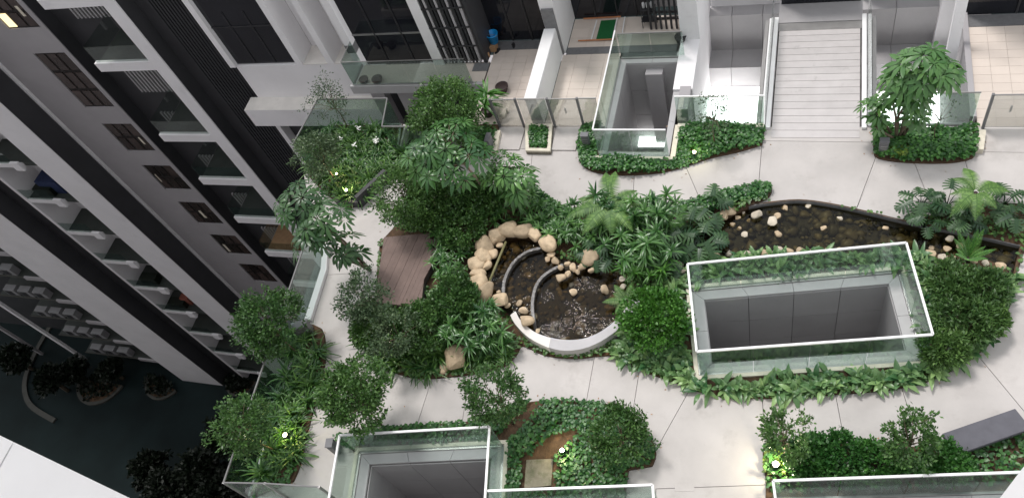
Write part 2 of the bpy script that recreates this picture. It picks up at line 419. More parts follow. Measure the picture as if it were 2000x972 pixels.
def quads(o, d, L, W, rng=RNG, roll=None):
    """small leaves as one folded pair of triangles (diamond quad)"""
    N = len(o); d = nrm(d); t = rng.normal(size=(N, 3)); sd = nrm(np.cross(d, t)); nm = np.cross(sd, d)
    L = np.broadcast_to(L, N)[:, None]; W = np.broadcast_to(W, N)[:, None]
    V = np.stack([o, o + d * L * .5 - sd * W * .5 + nm * W * .12, o + d * L, o + d * L * .5 + sd * W * .5 + nm * W * .12], 1)
    T = (np.arange(N) * 4)[:, None] + np.array([[0, 1, 2, 3]])
    return V.reshape(-1, 3), T, np.repeat(rng.random(N), 4)
def merge(parts):
    V, T, R = [], [], []; n = 0
    for v, t, r_ in parts: V.append(v); T.append(t + n); R.append(r_); n += len(v)
    return np.concatenate(V), np.concatenate(T), np.concatenate(R)
def lump(seed, freq=2.0):
    rg = np.random.default_rng(seed); K = rg.normal(size=(7, 3)) * freq; P = rg.random(7) * 6.28
    return lambda p: np.sin(p @ K.T + P).mean(1) * 2.2
def randdir(n, rng=RNG): return nrm(rng.normal(size=(n, 3)))

# ================================================================== SETTING
# ---- plan of the roof garden (metres; from photo pixels on the deck plane)
GB = [(-1.86, 7.66), (2.65, 8.50), (2.22, 10.66), (-2.29, 9.82)]            # glass-walled light well in the island
DW = [(-9.45, 4.80), (-6.00, 5.45), (-5.52, 2.90), (-8.97, 2.25)]
BW = [(-5.70, 4.10), (-2.40, 4.72), (-2.02, 2.80), (-5.36, 2.17)]
EW = [(-0.18, 5.13), (4.60, 6.02), (5.06, 3.54), (0.28, 2.66)]
FW = [(-5.22, 13.87), (-3.30, 13.87), (-3.30, 17.64), (-5.22, 17.64)]
def glass_x(y): return -12.45 + 0.0784 * (9.74 - y)                          # left edge of the podium
ISL = smooth_poly(GP([(743, 475), (788, 428), (835, 392), (885, 378), (940, 372), (1000, 366), (1050, 374), (1088, 400), (1135, 412), (1205, 417), (1275, 410),
       (1335, 402), (1400, 384), (1455, 368), (1495, 360), (1507, 372), (1496, 390), (1462, 403), (1500, 396), (1560, 391), (1620, 398), (1690, 413), (1760, 430),
       (1800, 428), (1840, 412), (1905, 398), (2030, 402)]), 4, False) + GP([(2030, 482), (2003, 482), (1983, 540)]) + \
      smooth_poly(GP([(1988, 556), (1962, 618), (1922, 680), (1872, 716), (1800, 749), (1720, 763), (1620, 771), (1520, 777), (1440, 777), (1380, 769), (1320, 747),
       (1270, 730), (1225, 712), (1190, 694)]), 3, False) + \
      smooth_poly(GP([(1165, 696), (1120, 700), (1065, 694), (1022, 676), (1010, 692), (985, 716), (940, 728), (880, 736), (820, 739), (768, 726), (728, 700), (711, 668),
       (712, 620), (733, 588), (738, 520)]), 4, False)
STREAM = smooth_poly(GP([(1395, 437), (1462, 405), (1500, 398), (1560, 393), (1620, 400), (1690, 415), (1760, 432), (1835, 448), (1910, 462), (1992, 480)]), 3, False) + \
         smooth_poly(GP([(1978, 538), (1935, 512), (1880, 504), (1820, 497), (1740, 498), (1620, 500), (1500, 503), (1420, 507), (1372, 510), (1350, 512), (1330, 538), (1306, 528), (1312, 492), (1340, 468), (1368, 448)]), 3, False)
POND = smooth_poly(GP([(962, 488), (985, 470), (1020, 463), (1050, 472), (1074, 488), (1100, 500), (1135, 512), (1170, 514), (1205, 528), (1226, 560), (1232, 600), (1200, 642), (1158, 672),
        (1115, 684), (1072, 680), (1026, 655), (1004, 625), (975, 592), (948, 576), (938, 550), (944, 518)], 0.2), 3)
PL_F = smooth_poly(GP([(1131, 268), (1130, 300), (1140, 325), (1168, 338), (1218, 343), (1290, 338), (1340, 325), (1390, 309), (1440, 298), (1488, 284)]), 3, False) + GP([(1494, 249), (1138, 249)])
PL_G = GP([(1028, 249), (1081, 249), (1077, 302), (1029, 301)])
PL_H = smooth_poly(GP([(1706, 254), (1707, 295), (1716, 310), (1770, 318), (1850, 319), (1898, 310), (1906, 290)]), 3, False) + GP([(1906, 252)])
PL_C = smooth_poly(GP([(586, 632), (628, 642), (637, 690), (629, 740), (613, 800), (600, 850), (588, 905), (574, 940)]), 3, False) + [(-11.78, 3.42), (glass_x(3.42) + .06, 3.42), (glass_x(8.0) + .06, 8.0)]
PL_D = smooth_poly(GP([(655, 856), (700, 842), (760, 836), (850, 829), (930, 821), (985, 796), (1050, 784), (1120, 783), (1195, 791), (1242, 814), (1270, 852), (1281, 886), (1274, 910)]), 3, False) + \
       GP([(1228, 918), (1222, 958)]) + [(-3.1, 4.62), (-2.75, 2.5), (-9.05, 2.24), (-9.52, 4.79)]
PL_E = smooth_poly(GP([(1496, 930), (1491, 888), (1502, 870), (1600, 866), (1720, 869), (1840, 874), (1920, 855), (2020, 836)]), 3, False) + [(7.5, 6.9), (7.5, 2.4), (0.15, 2.4), (-0.3, 5.05)]
PL_B = [(-14.15, 15.02), (-11.62, 15.02), (-11.48, 13.92), (-9.42, 13.92), (-9.42, 15.0), (-8.46, 15.0)] + GP([(968, 302), (930, 306)]) + smooth_poly(GP([(850, 345), (800, 350), (762, 350), (706, 402), (660, 398), (604, 345)]), 2, False)
OUTER = [(glass_x(2.2), 2.2), (glass_x(9.9), 9.9), (-13.0, 10.6), (-14.40, 13.0), (-14.25, 15.1), (-11.55, 15.1), (-11.41, 14.0), (-9.48, 14.0), (-9.48, 15.0), (12.0, 15.0), (12.0, 2.2)]
def FWc(): return [(-5.22, 13.87), (-3.30, 13.87), (-3.30, 15.2), (-5.22, 15.2)]

# ---- concrete paving, cut into slabs along the saw-cut joints
JL = [((1146, 334), (1086, 396)), ((1239, 336), (1235, 420)), ((1338, 322), (1372, 400)), ((1488, 280), (1481, 372)), ((1485, 275), (1712, 278)), ((1711, 306), (1668, 420)),
      ((1784, 312), (1826, 420)), ((1884, 310), (1910, 402)), ((1040, 296), (1032, 380)), ((692, 415), (752, 474)), ((596, 539), (745, 530)), ((612, 653), (725, 596)),
      ((628, 740), (740, 680)), ((732, 842), (764, 715)), ((812, 838), (846, 730)), ((902, 828), (918, 725)), ((1018, 790), (1002, 700)), ((1144, 790), (1164, 680)),
      ((1234, 815), (1250, 715)), ((1274, 890), (1350, 755)), ((1496, 880), (1488, 765)), ((1652, 876), (1630, 760)), ((1754, 735), (1800, 880)), ((1900, 682), (2060, 875)),
      ((1930, 634), (2100, 674)), ((1270, 954), (1500, 946)), ((1282, 900), (1279, 1060)), ((575, 904), (670, 899)), ((565, 932), (670, 926)), ((604, 812), (700, 806)),
      ((925, 290), (1145, 292)), ((1895, 296), (2100, 300)), ((2000, 470), (2100, 250))]
HOLES = [ISL, PL_F, PL_G, PL_H, PL_C, PL_D, PL_E, PL_B, DW, BW, EW]
# holes that touch (a well inside its planter) are fused by listing only the planter where it covers the well; wells may stick out
pv = MB().box(0, .1, 0, .1, -1, -.9)
regs = planar(OUTER, HOLES + [FWc()], [(G(*a), G(*b)) for a, b in JL])
podium_r = planar(OUTER, [GB, DW, BW, EW, FWc()])
vs, ts = podium_r[0]
for extra_v, extra_t in podium_r[1:]:
    n = len(vs); vs = vs + extra_v; ts = ts + [tuple(i + n for i in t) for t in extra_t]
path = link('paved_path', slab_mesh('paved_path', 'joint', vs, ts, -0.62, -0.30)); struct(path)
def below(c, a, b):                                  # is point c on the camera side of line a-b (pixels)?
    A, B = G(*a), G(*b); return (B[0] - A[0]) * (c[1] - A[1]) - (B[1] - A[1]) * (c[0] - A[0]) < 0
for v, t in regs:
    c = np.mean(v, axis=0); ar = sum(abs((v[b][0] - v[a][0]) * (v[c_][1] - v[a][1]) - (v[c_][0] - v[a][0]) * (v[b][1] - v[a][1])) / 2 for a, b, c_ in t)
    if ar < 0.01: continue
    z = 0.0
    if c[0] < -9.2 and below(c, (575, 904), (670, 899)): z = -0.15
    if c[0] < -9.2 and below(c, (565, 932), (670, 926)): z = -0.30
    link('paving_slab', slab_mesh('paving_slab', 'concrete', v, t, -0.32 if z > -.2 else -.45, z, 0.006), path)

# ---- storey below, seen down the wells, and the podium block under everything
lf = MB().box(-14.2, 12, 1.8, 21.5, -3.5, -3.3).build('lower_floor', 'grey_wall'); struct(lf)
pb = MB().box(-12.4, 12, 1.7, 16.9, -31.9, -3.52).build('podium_block', 'grey_wall'); struct(pb)
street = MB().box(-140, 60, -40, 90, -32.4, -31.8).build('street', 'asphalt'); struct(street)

def clad_wall(parent, a, b, z0, z1, nx, nz, m='mid_clad', gap=.012, th=.03, name='wall_panel'):
    """panels on a vertical wall from a to b (inside is to the left of a->b)"""
    a = Vector(a); b = Vector(b); t = (b - a) / nx; ln = t.length; u = t.normalized(); n = Vector((-u.y, u.x))
    hz = (z1 - z0) / nz
    key = (name, m, round(ln, 3), round(hz, 3))
    if key not in PANEL: PANEL[key] = MB().box(gap / 2, ln - gap / 2, 0, th, gap / 2, hz - gap / 2).mesh(name, m)
    for i in range(nx):
        for k in range(nz):
            p = a + t * i; link(name, PANEL[key], parent, (p.x, p.y, z0 + k * hz), math.atan2(u.y, u.x))
PANEL = {}
def light_well(poly, zf=-3.3, panel=1.15, rows=3, ztop=-0.02, skip=()):
    a = sum(p[0] * q[1] - q[0] * p[1] for p, q in zip(poly, poly[1:] + poly[:1]))
    if a < 0: poly = poly[::-1]
    o = MB()
    for i in range(4):
        p, q = Vector(poly[i]), Vector(poly[(i + 1) % 4]); u = (q - p).normalized(); n = Vector((u.y, -u.x))
        if i in skip: continue
        o.prism([tuple(p), tuple(q), tuple(q + n * .12), tuple(p + n * .12)], zf, ztop - .01)
    r_ = o.build('light_well', 'joint'); struct(r_)
    for i in range(4):
        if i in skip: continue
        p, q = Vector(poly[i]), Vector(poly[(i + 1) % 4]); L = (q - p).length
        clad_wall(r_, p, q, zf, ztop - .02, max(1, round(L / panel)), rows)
    return r_
def coping(parent, poly, w=.24, z=0.03, th=.08, seg=1.2):
    a = sum(p[0] * q[1] - q[0] * p[1] for p, q in zip(poly, poly[1:] + poly[:1]))
    if a < 0: poly = poly[::-1]
    n = len(poly); inner = []
    for i in range(n):
        p0, p1, p2 = Vector(poly[i - 1]), Vector(poly[i]), Vector(poly[(i + 1) % n])
        u1 = (p1 - p0).normalized(); u2 = (p2 - p1).normalized(); n1 = Vector((-u1.y, u1.x)); n2 = Vector((-u2.y, u2.x)); bi = (n1 + n2); bi = bi / bi.dot(n1)
        inner.append(p1 + bi * w)
    for i in range(n):
        p, q = Vector(poly[i]), Vector(poly[(i + 1) % n]); pi, qi = inner[i], inner[(i + 1) % n]; k = max(1, round((q - p).length / seg))
        for j in range(k):
            A, B = p.lerp(q, j / k), p.lerp(q, (j + 1) / k); Ai, Bi = pi.lerp(qi, j / k), pi.lerp(qi, (j + 1) / k)
            g1 = (B - A).normalized() * .004
            MB().prism([tuple(A + g1), tuple(B - g1), tuple(Bi - g1), tuple(Ai + g1)], z - th, z).build('coping_stone', 'coping', parent)
def grow(poly, d):
    c = Vector((sum(p[0] for p in poly) / len(poly), sum(p[1] for p in poly) / len(poly))); n = len(poly); out = []
    a = sum(p[0] * q[1] - q[0] * p[1] for p, q in zip(poly, poly[1:] + poly[:1]))
    if a < 0: poly = poly[::-1]
    for i in range(n):
        p0, p1, p2 = Vector(poly[i - 1]), Vector(poly[i]), Vector(poly[(i + 1) % n])
        u1 = (p1 - p0).normalized(); u2 = (p2 - p1).normalized(); n1 = Vector((u1.y, -u1.x)); n2 = Vector((u2.y, -u2.x)); bi = n1 + n2; bi = bi / bi.dot(n1)
        out.append(tuple(p1 + bi * d))
    return out
gw = light_well(grow(GB, -.26)); coping(gw, grow(GB, -.03))
dw = light_well(grow(DW, -.28)); coping(dw, grow(DW, -.03), .24)
bw = light_well(grow(BW, -.20)); coping(bw, grow(BW, -.03), .16)
ew = light_well(grow(EW, -.20)); coping(ew, grow(EW, -.03), .16)
fw = light_well(grow(FW, -.16), skip=()); coping(fw, grow(FW, -.02), .17)
# things down on the lower floor
def lawn_patch(px, label, z=-3.3):
    P = GP(px, z); o = MB().prism(P, z, z + .05).build('lawn_patch', 'lawn'); tag(o, label, 'lawn', kind='stuff')
    n = 900; xs = np.array(P); lo, hi = xs.min(0), xs.max(0); pts = RNG.random((n, 2)) * (hi - lo) + lo
    pts = np.array([p for p in pts if inpoly(p, P)]); o3 = np.c_[pts, np.full(len(pts), z + .04)]
    v, t, r_ = quads(o3, RNG.normal(size=(len(pts), 3)) * .35 + [0, 0, 1], .09, .025)
    link('grass', fast_mesh('grass', v, t, 'leaf_ivy', r_), o)
    MB().prism([P[0], P[3], ((P[3][0] - .1), P[3][1]), ((P[0][0] - .1), P[0][1])], z, z + .08).build('kerb', 'cream_kerb', o)
    return o
lawn_patch([(1428, 717), (1515, 712), (1512, 686), (1432, 690)], 'grass patch on the lower floor at the left end of the long light well')
lawn_patch([(1616, 706), (1712, 700), (1708, 674), (1618, 680)], 'grass patch on the lower floor at the right end of the long light well')

# ================================================================== GLASS BALUSTRADES
def balustrade(label, pts, h=1.2, z0=0.0, gm='glass_green', rail='white_steel', rw=.045, pw=1.15, closed=False, posts=False, base=True, th=.014, group=None):
    root = thing('glass_balustrade', label, 'balustrade', (pts[0][0], pts[0][1], z0), group=group); ox, oy = pts[0]
    P = [Vector((x - ox, y - oy)) for x, y in pts]; n = len(P)
    for i in range(n if closed else n - 1):
        a, b = P[i], P[(i + 1) % n]; L = (b - a).length; k = max(1, round(L / pw)); u = (b - a).normalized(); nn = Vector((-u.y, u.x)) * th / 2
        for j in range(k):
            A = a + (b - a) * (j / k) + u * .007; B = a + (b - a) * ((j + 1) / k) - u * .007
            MB().prism([tuple(A - nn), tuple(B - nn), tuple(B + nn), tuple(A + nn)], 0.02, h - rw / 2).build('glass_panel', gm, root)
        if rail:
            MB().bar((a.x, a.y, h), (b.x, b.y, h), rw, rw).build('top_rail', rail, root)
        if base:
            MB().bar((a.x, a.y, .03), (b.x, b.y, .03), .05, .06).build('base_channel', 'steel', root)
        if posts:
            for q in ([a] if closed else ([a, b] if i == n - 2 else [a])):
                MB().box(q.x - .025, q.x + .025, q.y - .025, q.y + .025, 0, h + .01).build('post', 'steel', root)
    return root
balustrade('white-topped green glass balustrade boxing in the long light well beside the stream', GB, 1.22, closed=True)
balustrade('glass balustrade round the dark light well at the bottom left, by the round tree', [(-8.97, 2.25), (-9.45, 4.80), (-6.00, 5.45), (-5.52, 2.90)], 1.2)
balustrade('glass balustrade along the bottom edge below the spotlit soil bed', [(-5.70, 4.10), (-2.40, 4.72), (-2.02, 2.80)], 1.2)
balustrade('long white-topped glass balustrade in front of the hedge and stone bench, bottom right', [(0.28, 2.66), (-0.18, 5.13), (4.60, 6.02)], 1.2)
balustrade('glass balustrade round the narrow light well between patio and steel walkway', [(-5.22, 17.62), (-5.22, 13.87), (-3.30, 13.87)], 1.16, rw=.035)
balustrade('short glass balustrade between patio floor and narrow light well', [(-5.20, 17.66), (-3.32, 17.66)], 1.0, gm='glass_green', rail='steel', rw=.03)
balustrade('glass balustrade behind the little sparse tree, left of the walkway', [(-3.22, 15.02), (-0.95, 15.02)], 1.16, rw=.035)
balustrade('glass balustrade behind the umbrella tree, right of the walkway', [(1.85, 15.04), (3.92, 15.04)], 1.16, rail='steel', rw=.03)
balustrade('long dim glass balustrade on the outer edge above the dark street', [(-12.72, 10.55), (glass_x(9.7), 9.7), (glass_x(3.36), 3.36)], 1.15, gm='glass_green', rail='rail_grey', rw=.035, pw=1.4)
balustrade('glass balustrade across the bottom left corner above the dark street', [(glass_x(3.36), 3.36), (-10.9, 3.5), (-9.55, 3.62)], 1.15, gm='glass_green', rail='rail_grey', rw=.03, posts=True)
balustrade('stepped glass balustrade behind the lily bed, top left', [(-14.2, 13.2), (-14.05, 15.0), (-11.66, 15.0), (-11.46, 13.9), (-9.6, 13.9)], 1.2, z0=0.05, rail='rail_grey', rw=.035)
balustrade('glass balustrade on the tiled balcony below the dark sliding doors', [(-14.02, 17.72), (-14.02, 16.78), (-9.75, 16.78)], 1.05, rail='steel', rw=.02, gm='glass_green', pw=1.2)
# white kerb under the left balustrade
o = MB().prism([(glass_x(9.7) + .02, 9.7), (glass_x(8.1) + .02, 8.1), (glass_x(8.1) + .2, 8.1), (glass_x(9.7) + .2, 9.7), (-12.52, 10.5), (-12.7, 10.56)], -.1, .12).build('edge_kerb', 'white_wall'); tag(o, 'white kerb strip at the foot of the outer glass balustrade', 'kerb')

# glass gate line in front of the patios
def gate_screen(label, x0, x1, y, lean=0):
    root = thing('glass_gate', label, 'gate', (x0, y, 0)); w_ = x1 - x0
    MB().box(.03, w_ - .03, -.006, .006, .05, 1.15).build('glass_panel', 'glass_clear', root)
    MB().box(.03, w_ - .03, -.012, .012, 1.15, 1.18).build('top_rail', 'steel', root)
    for xx in (0, w_): MB().box(xx - .03, xx + .03, -.03, .03, 0, 1.2).build('post', 'granite', root)
    MB().box(w_ * .5 - .02, w_ * .5 + .02, .015, .05, .55, .75).build('latch', 'steel', root)
    return root
gate_screen('glass gate of the first patio, left of the little square planter', -8.42, -7.66, 14.98)
gate_screen('glass gate of the second patio, right of the white partition wall', -6.72, -5.86, 14.98)
balustrade('fixed glass pane of the second patio beside the grey bollard', [(-5.82, 14.98), (-5.32, 14.98)], 1.18, gm='glass_clear', rail='steel', rw=.03)
balustrade('fixed glass panes either side of the partition wall end', [(-7.6, 14.98), (-6.78, 14.98)], 1.18, gm='glass_clear', rail='steel', rw=.03)
gate_screen('glass gate of the far right patio', 4.16, 5.1, 14.95)
balustrade('glass fence of the far right patio, running out of the picture', [(5.14, 14.95), (9.5, 14.95)], 1.18, gm='glass_clear', rail='steel', rw=.03)

# ================================================================== PATIOS
def patio(name, x0, x1, y0, y1, tw=.41, tl=.30, z=0.0, m='cream_tile'):
    r_ = MB().box(x0, x1, y0, y1, z - .3, z - .012).build(name, 'grout'); struct(r_)
    nx = max(1, round((x1 - x0) / tw)); ny = max(1, round((y1 - y0) / tl)); a = (x1 - x0) / nx; b = (y1 - y0) / ny
    me = MB().box(.003, a - .003, .003, b - .003, -.013, 0).mesh('floor_tile', m)
    for i in range(nx):
        for j in range(ny): link('floor_tile', me, r_, (x0 + i * a, y0 + j * b, z))
    return r_
patio('patio_floor', -9.40, -7.43, 15.02, 18.22)
patio('patio_floor', -7.07, -5.26, 15.02, 17.92)
patio('patio_floor', -6.98, -3.6, 18.22, 19.5, .6, .4)
patio('patio_floor', 4.05, 9.5, 15.0, 18.5)
patio('balcony_floor', -13.95, -9.44, 16.85, 17.72, .6, .45)
for (x0, x1, y0, y1) in ((-9.5, -7.42, 18.22, 18.62), (-6.98, -3.6, 17.92, 18.22), (4.05, 9.5, 18.5, 18.95), (-9.95, -9.42, 17.3, 17.66)):
    o = MB().box(x0 + .005, x1 - .005, y0 + .004, y1 - .004, -.2, .012).build('threshold_strip', 'granite'); struct(o)
# balcony slab edge and the gap below it
o = MB().box(-14.15, -9.4, 16.72, 16.84, -.32, .02).build('slab_edge', 'coping'); struct(o)
o = MB().box(-14.15, -3.4, 17.75, 18.0, -3.3, -.33).build('lower_wall', 'dark_wall'); struct(o)
o = MB().box(-14.15, -9.4, 16.84, 17.75, -.32, -.302).build('balcony_soffit', 'grey_wall'); struct(o)
for x0, x1 in ((-13.75, -13.25), (-12.75, -12.05)):
    o = MB().box(x0, x1, 17.0, 17.3, -3.3, -.33).build('lower_column', 'grey_wall'); tag(o, 'pale column in the gap under the balcony, ' + ('left one' if x0 < -13 else 'right one'), 'column')
# gate landings and kerbs of the little planters
for x0, x1 in ((-8.40, -7.62), (-6.66, -5.95)):
    o = MB().box(x0, x1, 14.1, 14.92, -.02, .045).build('gate_landing', 'concrete'); struct(o)
# partition wall between the patios
pw = thing('partition_wall', 'white partition wall with slim top between the two patios', 'wall', (-7.25, 16.5, 0))
MB().box(-.17, .17, -1.42, 1.42, 0, 1.03).build('wall', 'white_wall', pw)
MB().box(-.19, .16, -1.44, 1.42, 1.03, 1.07).build('cap', 'white_steel', pw)

# ================================================================== THE WALKWAY (steel bridge to the lobby)
br = thing('walkway', 'pale ribbed walkway crossing to the building between white kerbs', 'walkway', (0.32, 14.6, 0))
L0, L1 = 14.62 - 14.6, 18.9 - 14.6; npl = 17
me = MB().box(-1.07, 1.07, .004, (L1 - L0) / npl - .008, -.03, .012).mesh('plank', 'plank_grey')
for i in range(npl): link('plank', me, br, (0, L0 + i * (L1 - L0) / npl, 0))
MB().box(-1.1, 1.1, .38, 4.6, -.30, -.035).build('deck_beam', 'joint', br)
for s in (-1, 1):
    MB().box(s * 1.17 - .055, s * 1.17 + .055, .30, 4.5, -.12, .09).build('kerb', 'white_steel', br)
    MB().box(s * 1.31 - .05, s * 1.31 + .05, .40, 4.5, -.30, .06).build('edge_beam', 'white_steel', br)
    MB().box(s * 1.43 - .05, s * 1.43 + .05, .40, 4.5, -.42, .0).build('fascia', 'steel', br)
    for j in range(3): MB().box(s * 1.25 - .007, s * 1.25 + .007, .42 + j * 1.36, .42 + (j + 1) * 1.36 - .02, .06, 1.1).build('glass_panel', 'glass_clear', br)
o = MB().box(-.8, 1.45, 18.92, 19.9, -.3, .03).build('lobby_step', 'mid_clad'); struct(o)
o = MB().box(-.78, 1.43, 18.60, 18.90, -.02, .022).build('metal_mat', 'steel'); tag(o, 'shiny metal grating at the lobby end of the walkway', 'grating')
o = MB().box(-.75, 1.40, 19.7, 19.8, .04, 2.6).build('lobby_door', 'glass_dark'); tag(o, 'dark lobby door at the far end of the walkway', 'door')

# stepped beams in the wells beside the walkway, with the bright floor below
def stepped(x0, x1, label):
    r_ = thing('stepped_beam', label, 'beam', ((x0 + x1) / 2, 20, -3.3)); cx = (x0 + x1) / 2
    n = 3; w_ = (x1 - x0) / n
    for k, (y0, y1, z1) in enumerate(((19.66, 20.5, -2.43), (20.5, 21.0, -1.0))):
        for i in range(n):
            MB().box(x0 + i * w_ + .006 - cx, x0 + (i + 1) * w_ - .006 - cx, y0 - 20, y1 - 20 - .004, 0, z1 + 3.3).build('cladding_panel', 'mid_clad', r_)
    return r_
stepped(-3.2, -.4, 'stepped grey beams down the well left of the walkway')
stepped(1.2, 5.0, 'stepped grey beams down the well right of the walkway')
def lamplit_floor(px, z, label):
    P = GP(px, z); o = MB().prism(P, z + .004, z + .03).build('lamplit_floor_glow', 'lamplit_floor_glow'); return tag(o, label, 'lit floor')  # emissive sheet added to stand for lamplight on the lower floor
lamplit_floor([(1385, 172), (1490, 171), (1485, 262), (1372, 262)], -3.3, 'lamplit patch of lower floor, painted as a glow, left of the walkway')
lamplit_floor([(1700, 180), (1835, 180), (1835, 262), (1700, 262)], -3.3, 'lamplit patch of lower floor, painted as a glow, behind the umbrella tree')
lamplit_floor([(1240, 287), (1300, 287), (1298, 266), (1243, 266)], -3.29, 'small lamplit floor patch, painted as a glow, at the bottom of the narrow light well')
o = MB().box(-4.45, -3.95, 17.2, 17.44, -3.3, -.2).build('lower_column', 'grey_wall'); tag(o, 'pale square column standing in the narrow light well', 'column')

# ================================================================== TALL BUILDING
tw = thing('apartment_building', 'tall white and dark apartment building dropping to the street on the left', 'building', (-20, 18, -31.8))
def T(name, m, x0, x1, y0, y1, z0, z1, parent=None, bevel=0):
    p = parent or tw; off = Vector((0, 0, 0))
    ox, oy, oz = (-20, 18, -31.8)
    o = MB().box(x0 - ox, x1 - ox, y0 - oy, y1 - oy, z0 - oz, z1 - oz).build(name, m, p, bevel=bevel); return o
ZT = 5.2; ZG = -31.8
T('core_wall', 'dark_wall', -75, -14.2, 20.4, 21.2, ZG, ZT)
# window wall
ww = T('window_wall', 'grey_wall', -32.62, -30.34, 19.3, 20.39, ZG, ZT)
T('wall', 'grey_wall', -28.62, -28.36, 19.302, 20.38, ZG, ZT)
T('side_cladding', 'dark_clad', -28.358, -28.34, 19.34, 19.99, ZG, ZT)
T('wall_trim', 'white_wall', -32.76, -32.624, 19.2, 20.3, ZG, ZT)
zs = [(5.2, 2.6), (2.55, 0.97)] ; wins = [(2.62, 0.97), (-0.35, -3.6)] + [(-4.69 - 3.0 * k, -6.62 - 3.0 * k) for k in range(8)]
prev = ZT
for zt, zb in wins:
    T('wall', 'grey_wall', -30.338, -28.622, 19.301, 20.37, zt, prev); prev = zb
    wn = T('window', 'brown_frame', -30.336, -28.624, 19.36, 19.42, zb, zt)
    def S(name, m, x0, x1, y0, y1, z0, z1): return MB().box(x0 + 20, x1 + 20, y0 - 18, y1 - 18, z0 + 31.8, z1 + 31.8).build(name, m, wn)
    nx = 3; nz = 2 if zt - zb < 2.5 else 3
    for i in range(nx):
        for j in range(nz):
            a0 = -30.34 + i * 1.72 / nx; h_ = (zt - zb) / nz
            S('pane', 'lit_room' if (zt > 2 and i == 0 and j == 0) else 'glass_brown', a0 + .07, a0 + 1.72 / nx - .07, 19.335, 19.358, zb + j * h_ + .08, zb + (j + 1) * h_ - .08)
    rk_ = random.random(); xk = -30.2 + random.choice((0, 1, 2)) * .573
    if rk_ < .75: S('curtain', 'cream_kerb', xk + .06, xk + .06 + random.uniform(.05, .16), 19.318, 19.332, zb + random.uniform(.15, .7), zb + random.uniform(.9, 1.3))
T('wall', 'grey_wall', -30.338, -28.622, 19.301, 20.37, ZG, prev)
# dark louvred bay with white balconies
FL = [5.9, 3.30, 0.24, -3.88, -6.88, -9.92, -12.93, -15.95, -18.97, -21.99]
T('bay_wall', 'dark_clad', -28.35, -22.9, 20.0, 20.38, ZG, ZT)
for k, z in enumerate(FL[1:]):
    b = T('balcony', 'white_wall', -25.68, -22.885, 17.95, 18.12, z - .42, z)
    def S(name, m, x0, x1, y0, y1, z0, z1): return MB().box(x0 + 20, x1 + 20, y0 - 18, y1 - 18, z0 + 31.8, z1 + 31.8).build(name, m, b)
    S('balcony_floor', 'floor_dark' if k != 5 else 'cardboard', -25.6, -22.9, 18.125, 19.98, z - .40, z - .06)  # the one tan floor paints in a balcony's yellow lamplight
    S('balcony_glass', 'glass_bay', -25.62, -22.9, 18.03, 18.045, z + .001, z + .75)
    S('balcony_glass', 'glass_bay', -25.64, -25.625, 18.13, 19.9, z - .05, z + .75)
    zt = FL[k] - .45
    for i in range(9):
        S('louvre', 'mid_clad', -27.2 + i * .2, -27.12 + i * .2, 19.86, 19.96, z + .6, min(zt, z + 2.3))
    S('door_frame', 'grey_wall', -25.0, -24.92, 19.9, 19.99, z - .05, min(zt, z + 2.4))
# white column and dark fins
T('column', 'white_wall', -22.88, -22.24, 17.86, 20.38, ZG, ZT)
T('side_cladding', 'dark_clad', -22.238, -22.22, 17.9, 18.495, ZG, ZT)
T('side_cladding', 'dark_clad', -22.9, -22.882, 18.2, 19.99, ZG, ZT)
T('fin_wall', 'dark_clad', -22.238, -20.9, 18.5, 20.38, ZG, ZT)
T('fin_wall', 'dark_wall', -20.898, -19.62, 18.7, 20.38, ZG, ZT)
for i in range(13): T('louvre', 'dark_clad', -21.5 + i * .145, -21.44 + i * .145, 18.35, 18.49, ZG, ZT)
T('fin', 'white_wall', -19.615, -19.37, 17.94, 18.9, -0.16, ZT)
T('fin', 'white_wall', -19.615, -19.40, 18.05, 18.9, -20, -2.7)
gz = T('glazing', 'glass_dark', -19.36, -16.825, 18.10, 18.25, -0.13, ZT)
for x in (-18.55, -17.7): MB().box(x + 20 - .02, x + 20 + .02, .07, .1, 31.8 - .1, 31.8 + 2.2).build('mullion', 'dark_frame', gz)
MB().box(-19.36 + 20, -16.83 + 20, .075, .098, 31.8 + 1.55, 31.8 + 1.6).build('transom', 'dark_frame', gz)
for a, b in ((-16.82, -16.56), (-15.56, -15.30)):
    T('pier', 'white_wall', a, b, 17.98, 18.9, -0.15, ZT)
T('pier', 'white_wall', -14.31, -14.03, 17.74, 18.9, 0.86, ZT)
T('plinth', 'granite', -14.33, -14.01, 17.72, 18.88, 0.55, 0.858)
T('plinth', 'white_wall', -14.31, -14.03, 17.74, 18.9, -0.15, 0.548)
T('recess_wall', 'white_wall', -16.56, -14.04, 18.91, 19.2, -.15, ZT)
T('recess_floor', 'ledge_top', -16.555, -14.32, 17.985, 18.905, -.16, -.13)
bm_ = T('spandrel', 'white_wall', -19.40, -14.02, 18.0, 18.9, -1.75, -0.165)
MB().box(-19.72 + 20, -13.9 + 20, -.66, -.002, 31.8 - 2.62, 31.8 - 1.75).build('ledge', 'white_wall', bm_)
MB().box(-19.72 + 20, -13.9 + 20, -.655, -.003, 31.8 - 1.75, 31.8 - 1.742).build('ledge_top', 'ledge_top', bm_)
T('lower_wall', 'dark_wall', -19.36, -14.2, 18.4, 20.3, ZG, -2.64)
